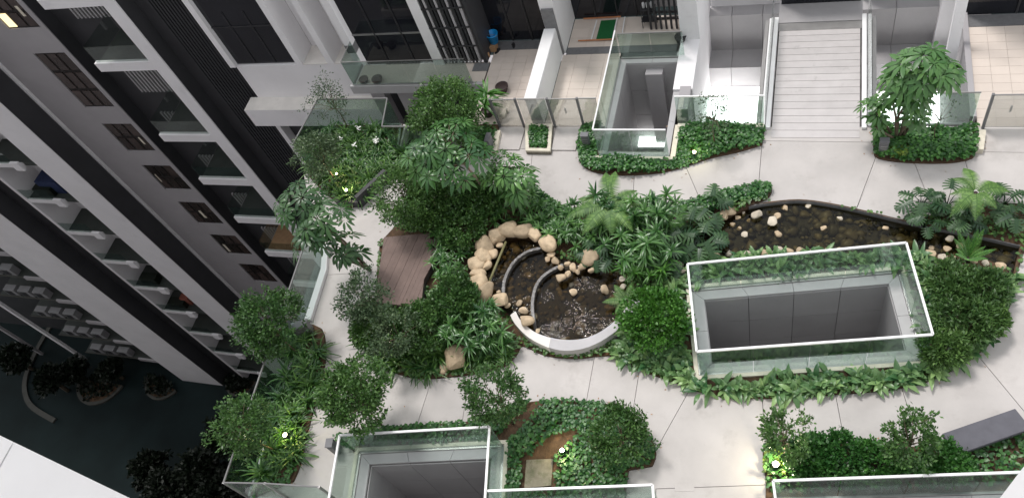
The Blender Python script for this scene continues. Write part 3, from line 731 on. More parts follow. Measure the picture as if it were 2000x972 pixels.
# ---- patio fronts
T('sliding_door', 'glass_dark', -13.82, -11.34, 17.74, 17.86, 0.0, ZT)
for x in (-13.0, -12.05): T('mullion', 'dark_frame', x - .02, x + .02, 17.70, 17.738, 0.0, ZT)
T('transom', 'steel', -13.82, -11.35, 17.71, 17.736, 1.28, 1.34)
T('column', 'white_wall', -11.335, -10.98, 17.62, 18.6, 0.0, ZT)
ls = T('louvre_screen', 'dark_frame', -10.975, -9.62, 17.80, 17.84, 0.02, ZT)
for i in range(11): MB().box(-10.95 + 20 + i * .12, -10.88 + 20 + i * .12, -.37, -.21, 31.8 + .06, 31.8 + ZT).build('slat', 'grey_wall' if i % 3 == 1 else 'dark_frame', ls)
for z in (.75, 1.5, 2.25): MB().box(-10.97 + 20, -9.63 + 20, -.39, -.372, 31.8 + z, 31.8 + z + .06).build('rail', 'dark_frame', ls)
T('side_wall', 'dark_clad', -9.615, -9.5, 17.66, 19.4, 0.0, ZT)
T('patio_door', 'glass_dark', -9.49, -7.45, 18.64, 18.72, 0.02, ZT)
for x in (-8.85, -8.2): T('mullion', 'dark_frame', x - .025, x + .025, 18.60, 18.638, 0.02, ZT)
T('party_wall', 'white_wall', -7.44, -7.0, 18.02, 20.3, 0.0, ZT)
T('pilaster', 'granite', -7.40, -7.04, 17.93, 18.018, 0.0, 1.75)
T('patio_door', 'glass_dark', -6.99, -4.55, 19.54, 19.66, 0.0, ZT)
for x in (-6.3, -5.6, -5.0): T('mullion', 'dark_frame', x - .02, x + .02, 19.50, 19.538, 0.0, ZT)
gr = T('grille', 'dark_frame', -4.54, -3.55, 19.3, 19.34, 0.0, .08)
for i in range(7): MB().box(-4.5 + 20 + i * .155, -4.44 + 20 + i * .155, .88, .94, 31.8 - .9 + .9, 31.8 + ZT).build('slat', 'dark_frame', gr)
for z in (.55, 1.6): MB().box(-4.52 + 20, -3.56 + 20, .95, .99, 31.8 + z, 31.8 + z + .08).build('rail', 'dark_frame', gr)
T('grille_wall', 'grey_wall', -4.54, -3.52, 19.9, 20.0, 0, ZT)
T('column', 'white_wall', -3.50, -2.96, 16.3, 20.9, -3.3, 0.1)
T('column', 'white_wall', -3.50, -2.96, 18.3, 20.9, 0.102, ZT)
T('low_wall', 'grey_wall', -3.28, -2.98, 15.4, 16.28, -3.3, .25)
T('wall_back', 'white_wall', -2.955, -.85, 20.95, 21.2, -3.3, ZT)
T('wall_back', 'white_wall', 1.5, 3.62, 20.95, 21.2, -3.3, ZT)
T('column', 'white_wall', 3.60, 3.98, 20.3, 20.9, -3.3, ZT)
MB().bar((3.72 + 20, 19.0 - 18, ZT + 31.8), (3.60 + 20, 17.4 - 18, -1.2 + 31.8), .26, .16).build('raking_beam', 'white_wall', tw)
T('low_wall', 'grey_wall', 3.88, 4.02, 15.2, 18.9, -3.3, .16)
T('patio_door', 'glass_dark', 4.0, 9.6, 18.98, 19.1, 0.0, ZT)
for x in (5.2, 6.4, 7.6): T('mullion', 'dark_frame', x - .025, x + .025, 18.94, 18.978, 0.0, ZT)
# ---- left lower stacks
T('band', 'white_wall', -34.84, -32.82, 18.0, 20.38, ZG, ZT)
T('side_cladding', 'dark_clad', -32.818, -32.80, 18.03, 19.19, ZG, ZT)
T('stack_side', 'white_wall', -38.62, -38.38, 18.0, 20.38, ZG, ZT)
for k in range(10):
    z = -3.15 - 3.0 * k
    b = T('balcony', 'white_wall', -38.375, -35.85, 18.0, 18.12, z - .28, z)
    def S(name, m, x0, x1, y0, y1, z0, z1): return MB().box(x0 + 20, x1 + 20, y0 - 18, y1 - 18, z0 + 31.8, z1 + 31.8).build(name, m, b)
    S('balcony_floor', 'floor_dark', -38.37, -34.85, 18.125, 20.3, z - .25, z - .05)
    S('end_block', 'white_wall', -36.35, -35.80, 17.86, 17.995, z - .35, z + .22)
    S('balcony_glass', 'glass_bay', -38.36, -36.36, 18.02, 18.035, z + .001, z + .8)
    S('inner_wall', 'white_wall', -38.37, -36.9, 19.6, 20.3, z, z + 2.7)
    if k in (2, 5, 6): S('planting', 'leaf_street', -37.8, -36.6, 18.3, 18.8, z - .04, z + .5)
    if k == 2: S('tarpaulin', 'cloth_blue', -37.4, -36.0, 18.5, 19.4, z - .04, z + .9)
    if k == 6: S('laundry', 'cloth_red', -36.9, -36.3, 18.6, 19.0, z - .04, z + .7)
T('strip', 'dark_clad', -41.75, -38.63, 18.35, 20.38, ZG, ZT)
T('strip_edge', 'dark_wall', -39.5, -38.64, 18.2, 18.345, ZG, ZT)
T('band', 'white_wall', -44.0, -40.25, 17.28, 20.38, ZG, ZT)
T('side_cladding', 'dark_clad', -40.248, -40.23, 17.3, 18.34, ZG, ZT)
for k in range(10):
    z = -12.0 - 3.0 * k + 9
    b = T('service_ledge', 'floor_dark', -52.6, -44.01, 18.0, 20.3, z - .2, z)
    def S(name, m, x0, x1, y0, y1, z0, z1): return MB().box(x0 + 20, x1 + 20, y0 - 18, y1 - 18, z0 + 31.8, z1 + 31.8).build(name, m, b)
    S('edge_beam', 'grey_wall', -47.2, -44.02, 17.85, 17.99, z - .2, z + .12); S('edge_rail', 'street_kerb', -52.6, -47.21, 17.9, 17.96, z - .05, z + .05)
    for j in range(3):
        x = -51.6 + j * 1.35
        S('condenser_unit', 'unit_grey', x, x + 1.0, 18.0, 18.45, z + .001, z + .75); S('fan_grille', 'dark_frame', x + .12, x + .62, 17.97, 17.998, z + .12, z + .62)
T('fin', 'white_wall', -54.4, -54.05, 17.9, 18.1, ZG, ZT)
T('fin', 'grey_wall', -59.1, -58.8, 17.9, 18.1, ZG, ZT)
# ---- street islands far below
for (cx, cy, rr, a0, a1, lab) in ((-45.5, 17.2, 1.75, 180, 330, 'kerbed half-round bed at the foot of the pale tower band'), (-38.7, 17.9, 1.35, 180, 360, 'small kerbed half-round bed beside the balcony stack foot'),
                                  (-51.4, 16.6, 2.3, 190, 350, 'kerbed curved bed beside the thin fin foot on the street')):
    t_ = thing('street_bed', lab, 'planting bed', (cx, cy, ZG)); pts = [(rr * math.cos(math.radians(a)), rr * math.sin(math.radians(a))) for a in np.linspace(a0, a1, 18)]
    inn = [(x * .88, y * .88) for x, y in pts]
    MB().prism(pts + inn[::-1], 0, .18).build('kerb', 'street_kerb', t_)
    MB().prism(inn, 0, .1).build('soil', 'soil', t_)
    n = 300; a = np.radians(RNG.uniform(a0, a1, n)); q = rr * .85 * np.sqrt(RNG.random(n)); o3 = np.c_[q * np.cos(a), q * np.sin(a), .1 + RNG.random(n) * .5]
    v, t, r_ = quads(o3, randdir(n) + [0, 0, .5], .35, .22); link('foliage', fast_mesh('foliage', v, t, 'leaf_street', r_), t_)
P = smooth_poly(GP([(98, 640), (70, 690), (50, 745), (60, 790), (108, 822)], ZG), 5, False)
o = MB(); [o.bar((a[0], a[1], ZG + .07), (b[0], b[1], ZG + .07), .4, .14) for a, b in zip(P, P[1:])]; o = o.build('road_kerb', 'street_kerb'); tag(o, 'thin pale curved kerb on the dark street', 'kerb')

# ---- fins of the tower the picture is taken from
vt = thing('near_tower', 'white fins of the near tower cutting both lower corners of the picture', 'building', (0, -3, ZG))
def V_(name, m, x0, x1, y0, y1, z0, z1): return MB().box(x0, x1, y0 + 3, y1 + 3, z0 - ZG, z1 - ZG).build(name, m, vt)
V_('fin', 'near_white', -6.3, -5.9, -3.0, 1.10, ZG, 11.925)
V_('fin', 'near_white', -6.3, -5.9, -3.0, 1.10, 11.94, 19.0)
V_('fin', 'white_wall', 1.36, 1.8, -3.0, 2.04, ZG, 19.0)
V_('unseen_tower_wall', 'grey_wall', -16, 14, -9.0, -3.01, ZG, 9)  # unseen, kept low so sky light reaches the building opposite
V_('unseen_tower_wall', 'grey_wall', -80, -16.01, -9.0, -3.02, ZG, 26)  # unseen wing, added tall to block sky and darken left facade and street

# ================================================================== PLANTERS, WATER, STONES
def planter(label, poly, holes, z, kerb=None, kw=.1, kz=.08, wall=None, name='planter'):
    c = np.mean(poly, axis=0); t_ = thing(name, label, 'planter', (c[0], c[1], 0))
    vs, ts = [], []
    for v, t in planar(poly, holes): n = len(vs); vs += v; ts += [tuple(i + n for i in q) for q in t]
    me = slab_mesh('soil', 'soil', vs, ts, -0.31, z); o = link('soil', me, t_, (-c[0], -c[1], 0))
    if kerb:
        n = len(poly); a = sum(p[0] * q[1] - q[0] * p[1] for p, q in zip(poly, poly[1:] + poly[:1])); pl = poly if a > 0 else poly[::-1]
        inn = grow(pl, -kw); r_ = []
        m_ = MB()
        for i in range(n):
            if kerb != 'all' and i not in kerb: continue
            j = (i + 1) % n
            m_.prism([pl[i], pl[j], inn[j], inn[i]], -.31, kz)
        m_.v = [(x - c[0], y - c[1], zz) for x, y, zz in m_.v]; m_.build('kerb', 'cream_kerb', t_)
    return t_
planter('big irregular garden island with pond, stream and light well', ISL, [GB, STREAM, POND], 0.04, name='garden_island')
pf = planter('ivy planter wrapped round the narrow light well, top centre', PL_F, [FWc()], 0.05)
planter('little square planter at the foot of the partition wall', PL_G, [], 0.10, kerb='all', kz=.16)
planter('planter with the umbrella tree, right of the walkway', PL_H, [], 0.05)
planter('lily strip planter along the outer glass edge, lower left', PL_C, [], 0.06)
planter('planter with spotlit soil round the bottom left light well', PL_D, [DW, BW], 0.05)
planter('long hedge planter with the stone bench, bottom right', PL_E, [EW], 0.05)
pbn = planter('raised lily planter in front of the balcony, top left', PL_B, [], 0.10)
# dark granite retaining edge of the raised planter
o = MB(); a, b = G(706, 403), G(762, 350); o.bar((a[0], a[1], .2), (b[0], b[1], .2), .12, .5); a2 = G(662, 400); o.bar((a2[0], a2[1], .1), (a[0], a[1], .1), .1, .3)
tag(o.build('retaining_edge', 'dark_clad'), 'dark slanting granite edge of the raised lily planter', 'edging')
# cream kerbs of the narrow well and the gate planter
kt = thing('kerb_line', 'cream painted kerb round the foot of the narrow light well', 'kerb', (-4.2, 13.8, 0))
MB().box(-1.12, 1.0, -.06, .03, -.1, .14).build('kerb', 'cream_kerb', kt); MB().box(.93, 1.06, .034, 1.15, -.1, .14).build('kerb', 'cream_kerb', kt)
MB().box(1.0, 3.25, 1.06, 1.18, -.1, .16).build('kerb', 'cream_kerb', kt)
a = G(975, 262); b = G(967, 302)
tag(MB().bar((a[0], a[1], .06), (b[0], b[1], .06), .16, .22).build('gate_kerb', 'cream_kerb'), 'cream kerb between the first gate and the leafy planter', 'kerb')
a = G(1916, 262); b = G(1911, 300)
tag(MB().bar((a[0], a[1], .06), (b[0], b[1], .06), .16, .22).build('gate_kerb', 'cream_kerb'), 'cream kerb beside the far right gate', 'kerb')
def rim_kerb(poly, label):
    c = np.mean(poly, axis=0); t_ = thing('rim_kerb', label, 'kerb', (c[0], c[1], 0)); P = grow(poly, .09); n = len(P); a = sum(p[0] * q[1] - q[0] * p[1] for p, q in zip(poly, poly[1:] + poly[:1])); pl = poly if a > 0 else poly[::-1]
    for i in range(n):
        j = (i + 1) % n; m_ = MB().prism([pl[i], pl[j], P[j], P[i]], -.1, .10); m_.v = [(x - c[0], y - c[1], z) for x, y, z in m_.v]; m_.build('kerb', 'cream_kerb', t_)
rim_kerb(grow(GB, .03), 'cream kerb round the foot of the long light well'); rim_kerb(grow(DW, .03), 'cream kerb round the foot of the bottom left light well')

# ---- stones
def stone_mesh(seed, sub=2, ax=(1, 1, .75), amp=.16, m='boulder', smooth=True):
    bm = bmesh.new(); bmesh.ops.create_icosphere(bm, subdivisions=sub, radius=1); rg = np.random.default_rng(seed)
    n1 = lump(seed, 1.3); P = np.array([v.co[:] for v in bm.verts])
    # a few flat facets then soft lumps
    for _ in range(9):
        d_ = nrm(rg.normal(size=(1, 3)))[0]; h_ = rg.uniform(.5, .82); k = P @ d_; over = np.maximum(k - h_, 0); P = P - np.outer(over * .85, d_)
    P = P * (1 + amp * n1(P * 1.2)[:, None] * .6); P = P * np.array(ax)
    for v, p in zip(bm.verts, P): v.co = p
    me = bpy.data.meshes.new('stone'); bm.to_mesh(me); bm.free(); me.materials.append(MATS[m])
    me.polygons.foreach_set('use_smooth', [smooth] * len(me.polygons)); return me
STONES = [stone_mesh(100 + i, 3, (1, RNG.uniform(.75, 1), RNG.uniform(.6, .8))) for i in range(8)]
PALE = [stone_mesh(200 + i, 3, (1, RNG.uniform(.7, .95), RNG.uniform(.5, .75)), m='boulder_pale') for i in range(5)]
SMALL = [stone_mesh(300 + i, 2, (1, RNG.uniform(.7, 1), RNG.uniform(.5, .75)), m='pebble_wet') for i in range(6)]
def put_stone(px, py, rp, z, label, group, pale=False, asp=1.0, sink=.35, name='boulder', cat='boulder', rot=None):
    x, y = G(px, py, z + .5 * rp * .012); r_ = rp * PX(px, py) * 1.22
    me = random.choice(PALE if pale else STONES)
    o = link(name, me, None, (x, y, z + r_ * .62 * (1 - sink)), random.uniform(0, 6.28) if rot is None else rot, (r_, r_ * asp, r_))
    return tag(o, label, cat, group)
RIM = [(996, 450, 16, 1, 'squarish tan boulder at the top of the pond rim'), (1024, 452, 17, .65, 'tall narrow tan boulder standing at the top of the pond rim'), (1046, 462, 13, 1, 'tan boulder between the tall narrow one and the orange one'),
       (1069, 476, 15, .8, 'orange-tinted boulder at the right end of the pond rim'), (973, 460, 14, 1, 'tan boulder just left of the squarish one on the pond rim'), (962, 471, 10, 1, None), (945, 479, 16, .8, 'broad tan boulder on the upper left curve of the pond rim'),
       (975, 480, 6, 1, None), (944, 498, 13, .8, None), (962, 496, 8, 1, None), (931, 514, 13, 1, 'upright tan boulder at the left edge of the pond rim'), (952, 508, 9, 1, None), (950, 521, 8, .9, None), (932, 536, 12, .85, None),
       (934, 555, 19, .8, 'large greyish boulder at the lower left of the pond rim'), (947, 573, 18, .7, 'flat pale boulder at the bottom of the left pond rim'), (980, 588, 12, .9, None), (1028, 627, 11, .8, None)]
for px, py, rp, asp, lab in RIM:
    put_stone(px, py, rp * 1.18, .32, lab or 'smaller tan stone wedged among the pond rim boulders', 'pond rim stones', asp=asp, sink=.1)
for px, py, rp in [(1014, 593, 7), (1024, 606, 9), (1078, 497, 8), (1084, 509, 9), (1107, 515, 6), (1120, 522, 9), (1137, 520, 8), (1154, 528, 7), (1094, 542, 9), (1110, 535, 7), (1095, 522, 6), (1128, 530, 6), (1070, 505, 6), (1051, 645, 5), (974, 570, 5), (990, 597, 6)]:
    put_stone(px, py, rp, .26, 'small stone among the pond weirs and pools', 'small stones in and beside the pond', name='stone', cat='stone', asp=random.uniform(.7, 1))
put_stone(1152, 502, 17, .25, 'large round pale tan boulder behind the lower pool', None, asp=.95, sink=.05)
put_stone(1119, 569, 8, .12, 'small tan stone alone near the middle of the lower pool', None, name='stone', cat='stone')
put_stone(1182, 565, 10, .12, 'oval tan stone near the right bank of the lower pool', None, name='stone', cat='stone', asp=.8)
put_stone(1216, 545, 6, .16, 'little pale stone, upper of two at the right pond bank', None, True, name='stone', cat='stone'); put_stone(1217, 559, 6, .16, 'little pale stone, lower of two at the right pond bank', None, True, name='stone', cat='stone')
put_stone(893, 703, 23, .05, 'big smooth tan boulder at the path edge below the pond', None, asp=1.0, sink=-.15, rot=.4)
put_stone(866, 722, 11, .02, 'small stone tucked under the big smooth boulder', None, name='stone', cat='stone')
for px, py, rp, pale, lab in [(1426, 410, 12, 0, 'tan boulder leaning on the stream head'), (1413, 424, 11, 0, 'reddish tan boulder below the leaning one at the stream head'), (1385, 438, 12, 0, 'flat stone at the left corner of the stream'),
                              (1509, 432, 11, 1, 'angular white stone in the stream'), (1477, 420, 10, 1, 'pale oval stone in the stream, left of the angular one'), (1867, 430, 13, 0, 'reddish rock on the far bank under the monstera leaves'), (1955, 520, 12, 0, 'tan rock at the right end of the stream')]:
    put_stone(px, py, rp, -.06, lab, None, bool(pale), sink=.1)
for px, py, rp in [(1431, 439, 6), (1399, 427, 6), (1534, 407, 7), (1519, 423, 8), (1579, 403, 6), (1640, 427, 7), (1455, 459, 7), (1444, 446, 5), (1519, 456, 8), (1608, 446, 7), (1728, 445, 7), (1856, 466, 9), (1851, 486, 8), (1878, 481, 9), (1820, 484, 7), (1336, 477, 7), (1345, 499, 7), (1440, 425, 6), (1452, 418, 5), (1462, 430, 4)]:
    put_stone(px, py, rp, -.14, 'rounded stone lying in the shallow stream', 'stones in the stream', pale=random.random() < .4, name='stone', cat='stone', sink=.25)
for px, py, rp in [(1424, 496, 8), (1442, 499, 7), (1459, 498, 10), (1476, 497, 7), (1493, 494, 8), (1508, 494, 6), (1521, 489, 8), (1541, 491, 8), (1564, 490, 8), (1580, 492, 6), (1597, 489, 8), (1616, 490, 6), (1640, 488, 6), (1400, 500, 7), (1325, 519, 9), (1334, 531, 8), (1330, 508, 6), (1816, 495, 11), (1842, 502, 9), (1795, 495, 8), (1862, 505, 8), (1900, 508, 8), (1925, 514, 8)]:
    put_stone(px, py, rp, .0, 'pale rounded stone edging the near bank of the stream', 'stones along the near stream bank', pale=random.random() < .6, name='stone', cat='stone', sink=.2)

def flat(name, poly, z, m): 
    vs, ts = [], []
    for v, t in planar(poly, []): n = len(vs); vs += v; ts += [tuple(i + n for i in q) for q in t]
    me = bpy.data.meshes.new(name); me.from_pydata([(x, y, z) for x, y in vs], [], ts); me.materials.append(MATS[m])
    bm = bmesh.new(); bm.from_mesh(me)
    for fc in bm.faces:
        if fc.normal.z < 0: fc.normal_flip()
    bm.to_mesh(me); bm.free(); return link(name, me)
def pebble_bed(name, poly, z, n, r0, r1, m='pebble_mix'):
    lo = np.min(poly, 0); hi = np.max(poly, 0); bm = bmesh.new(); tmp = [np.array([v.co[:] for v in s.vertices]) for s in SMALL]; fcs = [np.array([p.vertices[:] for p in s.polygons]) for s in SMALL]
    V, T = [], []; k = 0; cnt = 0
    while cnt < n:
        p = RNG.random(2) * (hi - lo) + lo
        if not inpoly(p, poly): continue
        i = RNG.integers(6); a = RNG.random() * 6.28; r_ = r0 + (r1 - r0) * RNG.random() ** 2.5; R_ = np.array([[math.cos(a), -math.sin(a), 0], [math.sin(a), math.cos(a), 0], [0, 0, 1]])
        V.append((tmp[i] * r_) @ R_.T + [p[0], p[1], z + r_ * .2]); T.append(fcs[i] + k); k += len(tmp[i]); cnt += 1
    rn = np.repeat(RNG.random(n), len(tmp[0])); bm.free()
    return link(name, fast_mesh(name, np.concatenate(V), np.concatenate(T), m, rn, True))
struct(flat('stream_bed', STREAM, -.285, 'pond_bed')); o = flat('stream_water', STREAM, -.075, 'stream_water'); struct(o)
tag(pebble_bed('stream_pebbles', STREAM, -.27, 560, .05, .21), 'dark wet pebbles lining the stream bed', 'pebbles', kind='stuff')
# dark curved coping on the stream's far bank
P = smooth_poly(GP([(1462, 404), (1500, 397), (1560, 392), (1620, 399), (1690, 414), (1760, 431), (1835, 447), (1910, 461), (1996, 481)]), 4, False)
o = MB(); [o.bar((a[0], a[1], -.12), (b[0], b[1], -.12), .05, .30) for a, b in zip(P, P[1:])]; tag(o.build('stream_edge', 'granite'), 'thin dark curved edge between stream and pale path', 'edging')
# pond: three pools on falling levels
W1 = smooth_poly([(1056, 486), (1030, 493), (1006, 511), (991, 535), (984, 560), (985, 590)], 4, False); W2 = smooth_poly([(1100, 518), (1071, 533), (1051, 553), (1042, 580), (1041, 610), (1047, 645)], 4, False)
Z1, Z2, Z3 = .30, .22, .14
pool1 = GP(W1, Z1) + GP([(955, 578), (942, 552), (947, 520), (962, 490), (985, 472), (1018, 466), (1045, 474)], Z1)
pool2 = GP(W2, Z2) + GP([(1025, 638), (1008, 615), (990, 598)], Z2) + GP(W1[::-1], Z2) + GP([(1075, 492), (1095, 508)], Z2)
pool3 = GP(W2[::-1], Z3) + GP([(1130, 518), (1168, 522), (1205, 532), (1222, 560), (1226, 596), (1196, 634), (1155, 660), (1112, 668), (1072, 662)], Z3)
struct(flat('pond_bed', POND, .02, 'pond_bed'))
for pl, z, n in ((pool1, Z1, 130), (pool2, Z2, 130), (pool3, Z3, 170)):
    struct(flat('pond_water', pl, z, 'pond_water'))
    tag(pebble_bed('pond_pebbles', pl, max(.02, z - .16), n, .05, .17), {Z1: 'brown pebbles under the upper pool', Z2: 'dark pebbles under the middle pool between the weirs', Z3: 'dark pebbles under the large lower pool'}[z], 'pebbles', kind='stuff')
def weir(W, zt, zb, label):
    P = GP(W, zt); o = MB(); n = len(P)
    for a, b in zip(P, P[1:]): o.bar((a[0], a[1], (zt + zb) / 2 + .02), (b[0], b[1], (zt + zb) / 2 + .02), .075, zt - zb + .05)
    return tag(o.build('weir', 'wet_stone'), label, 'weir')
weir(W1, Z1, Z2 - .18, 'curved dark wet weir between the upper and middle pools'); weir(W2, Z2, Z3 - .12, 'curved wet weir between the middle and lower pools')
ki = smooth_poly([(1006, 606), (1018, 626), (1050, 650), (1100, 663), (1150, 658), (1192, 634), (1224, 600), (1236, 580)], 4, False); ko = smooth_poly([(996, 614), (1006, 632), (1034, 659), (1078, 680), (1117, 684), (1162, 672), (1208, 642), (1242, 605), (1250, 586)], 4, False)
ki, ko = GP(ki, .36), GP(ko, .36); n = min(len(ki), len(ko)); pwt = thing('pond_wall', 'curved pale concrete wall holding the lower side of the pond', 'wall', (ki[14][0], ki[14][1], 0))
def resample(p, k):
    p = np.array(p); s = np.r_[0, np.cumsum(np.linalg.norm(np.diff(p, axis=0), axis=1))]; q = np.linspace(0, s[-1], k); return list(zip(np.interp(q, s, p[:, 0]), np.interp(q, s, p[:, 1])))
ki, ko = resample(ki, 30), resample(ko, 30); m_ = MB(); m2 = MB()
for i in range(29):
    q = [ki[i], ki[i + 1], ko[i + 1], ko[i]]; (m2 if i < 10 else m_).prism([(x - pwt.location.x, y - pwt.location.y) for x, y in q], -.05, .36 if i >= 10 else .335)
m_.build('wall', 'coping', pwt); m2.build('wall', 'ledge_top', pwt)
a = G(988, 472, .5); b = G(953, 556, .42)
tag(MB().tube([(a[0], a[1], .5), (b[0], b[1], .42)], .032).build('bamboo_pole', 'bamboo', smooth=True), 'thin bamboo pole laid across the upper pool', 'pole')

# ---- brown timber platform
zt = .32; poly = GP([(750, 463), (838, 455), (841, 466), (856, 470), (853, 496), (842, 520), (828, 545), (822, 600), (735, 590), (738, 545)], zt)
tp = thing('timber_platform', 'reddish brown boarded platform among the shrubs left of the pond', 'platform', (poly[0][0], poly[0][1], 0))
ax = Vector((-.10, -1, 0)).normalized(); sx = Vector((1, -.10, 0)).normalized()     # boards run away from the building
def clip_poly(poly, n, d, keep):                  # half-plane clip
    out = []; k = len(poly)
    for i in range(k):
        p, q = Vector(poly[i]), Vector(poly[(i + 1) % k]); a_, b_ = (p.dot(n) - d) * keep, (q.dot(n) - d) * keep
        if a_ >= 0: out.append(p)
        if a_ * b_ < 0: out.append(p.lerp(q, a_ / (a_ - b_)))
    return out
n2 = Vector((sx.x, sx.y)); ds = [Vector(p).dot(n2) for p in poly]; lo, hi = min(ds), max(ds); bwid = .125; k = int((hi - lo) / bwid) + 1
for i in range(k):
    q = clip_poly([Vector(p) for p in poly], n2, lo + i * bwid + .002, 1)
    if len(q) > 2: q = clip_poly(q, n2, lo + (i + 1) * bwid - .002, -1)
    if len(q) > 2: MB().prism([(p.x - tp.location.x, p.y - tp.location.y) for p in q], zt - .03, zt + random.uniform(-.004, .004)).build('board', 'timber_brown', tp)
MB().prism([(x - tp.location.x, y - tp.location.y) for x, y in poly], zt - .2, zt - .04).build('frame', 'joint', tp)

# ---- stone bench
bx = [G(1840, 846, .45), G(1983, 797, .45), G(2014, 836, .45), G(1870, 887, .45)]
bn = thing('stone_bench', 'dark grey slab bench standing askew at the hedge, bottom right', 'bench', (bx[0][0], bx[0][1], 0)); loc = [(x - bx[0][0], y - bx[0][1]) for x, y in bx]
MB().prism(loc, .33, .45).build('seat', 'bench_stone', bn, bevel=.008)
def lerp2(p, q, t): return (p[0] + (q[0] - p[0]) * t, p[1] + (q[1] - p[1]) * t)
for t0, t1 in ((.06, .22), (.78, .94)):
    q = [lerp2(lerp2(loc[0], loc[1], t), lerp2(loc[3], loc[2], t), s) for t, s in ((t0, .12), (t1, .12), (t1, .88), (t0, .88))]; MB().prism(q, 0, .33).build('leg', 'granite', bn)

# ---- grey louvred bollards
def bollard(px, py, label, w_=.2, dpt=.14, h=.5, rz=0):
    x, y = G(px, py); b = thing('bollard', label, 'bollard', (x, y, 0.03), rz)
    MB().box(-w_ / 2, w_ / 2, -dpt / 2, dpt / 2, 0, h).build('body', 'bollard_grey', b, bevel=.006)
    for i in range(5): MB().box(-w_ / 2 + .02, w_ / 2 - .02, -dpt / 2 - .012, -dpt / 2 - .002, .08 + i * .07, .11 + i * .07).build('slat', 'steel', b)
    MB().box(-w_ / 2 - .01, w_ / 2 + .01, -dpt / 2 - .01, dpt / 2 + .01, h + .001, h + .03).build('cap', 'bollard_grey', b)
bollard(1723, 302, 'grey louvred bollard in the umbrella tree planter'); bollard(1148, 288, 'grey bollard in the ivy beside the second patio gate')
bollard(600, 650, 'grey block bollard at the top end of the lily strip', .42, .22, .42, .4); bollard(962, 292, 'grey slim bollard beside the first gate planter', .12, .3, .5); bollard(662, 880, 'dark bollard at the corner of the bottom left light well', .16, .2, .5, .2)
o = MB().prism(GP([(1318, 945), (1356, 944), (1356, 958), (1318, 959)]), .001, .006).build('access_plate', 'concrete'); tag(o, 'small rectangular access plate set in the path, bottom centre', 'plate')

# ---- garden lights
def garden_light(px, py, label, w_=4, col=(1, .85, .45), lens='lamp_lens', z=.28, r_=.05):
    x, y = G(px, py, z); g_ = thing('garden_light', label, 'garden light', (x, y, .04), group=None)
    MB().tube([(0, 0, 0), (0, 0, z - .1)], .012).build('stake', 'dark_frame', g_)
    MB().lathe([(r_ * .6, z - .12), (r_, z - .08), (r_ * 1.05, z - .02), (r_ * .95, z - .02)], 14).build('head', 'dark_frame', g_, True)
    MB().lathe([(r_ * .92, z - .019), (r_ * .8, z - .005), (r_ * .3, z + .002)], 14).build('lens', lens, g_, True)
    ld = bpy.data.lights.new('bulb', 'POINT'); ld.energy = w_; ld.color = col; ld.shadow_soft_size = .05
    lo_ = bpy.data.objects.new('bulb', ld); C.objects.link(lo_); lo_.parent = g_; lo_.location = (0, 0, z + .07)
    return g_
garden_light(1515, 906, 'bright warm-white garden floodlight at the left end of the bottom right hedge', 18, (1, .88, .60), 'lamp_white', .34, .065)
garden_light(1098, 879, 'glaring garden spotlight in the bare soil of the bottom bed', 9, (1, .88, .5), 'lamp_white', .3, .05)
garden_light(557, 849, 'yellow glowing garden light in the lily strip', 5, (1, .95, .25), 'lamp_lens', .35, .06)
garden_light(762, 667, 'small lit garden light in the dark lilies below the platform', 2.5, (1, .9, .6), 'lamp_white', .35, .04)
garden_light(677, 372, 'small lit garden light in the top left lily bed', 3, (1, .85, .45), 'lamp_white', .4, .04)
garden_light(483, 856, 'small lit garden light beside the lowest round tree', 2.5, (1, .88, .6), 'lamp_white', .4, .04)
garden_light(1356, 298, 'yellow garden light glowing in the ivy beside the narrow well', 2, (1, .95, .3), 'lamp_lens', .25, .05)
garden_light(658, 340, 'garden light at the foot of the top left tree trunk', 2, (1, .75, .35), 'lamp_lens', .4, .035)

# ================================================================== PLANTS
def crown_mesh(seed, R, n_tip, per, leaf, wd, sig=.11, zs=.85, m='leaf_small', hollow=.55, gap=-.35, dome=False):
    rg = np.random.default_rng(seed); lf = lump(seed, 2.4)
    d_ = randdir(n_tip * 3, rg)
    if dome: d_[:, 2] = np.abs(d_[:, 2]) * 1.0 - .12
    d_ = nrm(d_); rr = (hollow + (1 - hollow) * rg.random(len(d_)) ** .6) * (1 + .2 * lump(seed + 5, 2)(d_ * 1.5))
    c = d_ * rr[:, None]; c = c[lf(c * 1.6) > gap][:n_tip]
    n = len(c) * per; cc = np.repeat(c, per, 0); p = cc + rg.normal(size=(n, 3)) * sig
    out = nrm(p + 1e-6) ; dd = out * .7 + rg.normal(size=(n, 3)) * .65 + np.array([0, 0, .1])
    P = p * R * np.array([1, 1, zs])
    return (fast_mesh('crown', *quads(P, dd, leaf * rg.uniform(.7, 1.25, n), wd * rg.uniform(.8, 1.2, n), rg)[:2], m, np.repeat(np.clip(rg.random(n) * .7 + np.repeat(rg.random(len(c)), per) * .3, 0, 1), 4)), c * R * np.array([1, 1, zs]))
def trunk_mesh(seed, tips, h, R, r0=.03, m='bark', limbs=9):
    rg = np.random.default_rng(seed); b = MB(); low = -R * .55
    j = lambda s: (rg.normal() * s, rg.normal() * s)
    mid = j(.04); b.tube([(0, 0, -h), (mid[0], mid[1], -h * .5), (0, 0, low)], [r0, r0 * .85, r0 * .7], 7)
    sel = tips[rg.permutation(len(tips))[:limbs]]
    for t in sel:
        md = t * .45 + np.array([0, 0, low * .35]) + rg.normal(size=3) * .04
        b.tube([(0, 0, low - .05), tuple(md), tuple(t * .95)], [r0 * .55, r0 * .35, r0 * .12], 5)
    return b.mesh('trunk', m, True)
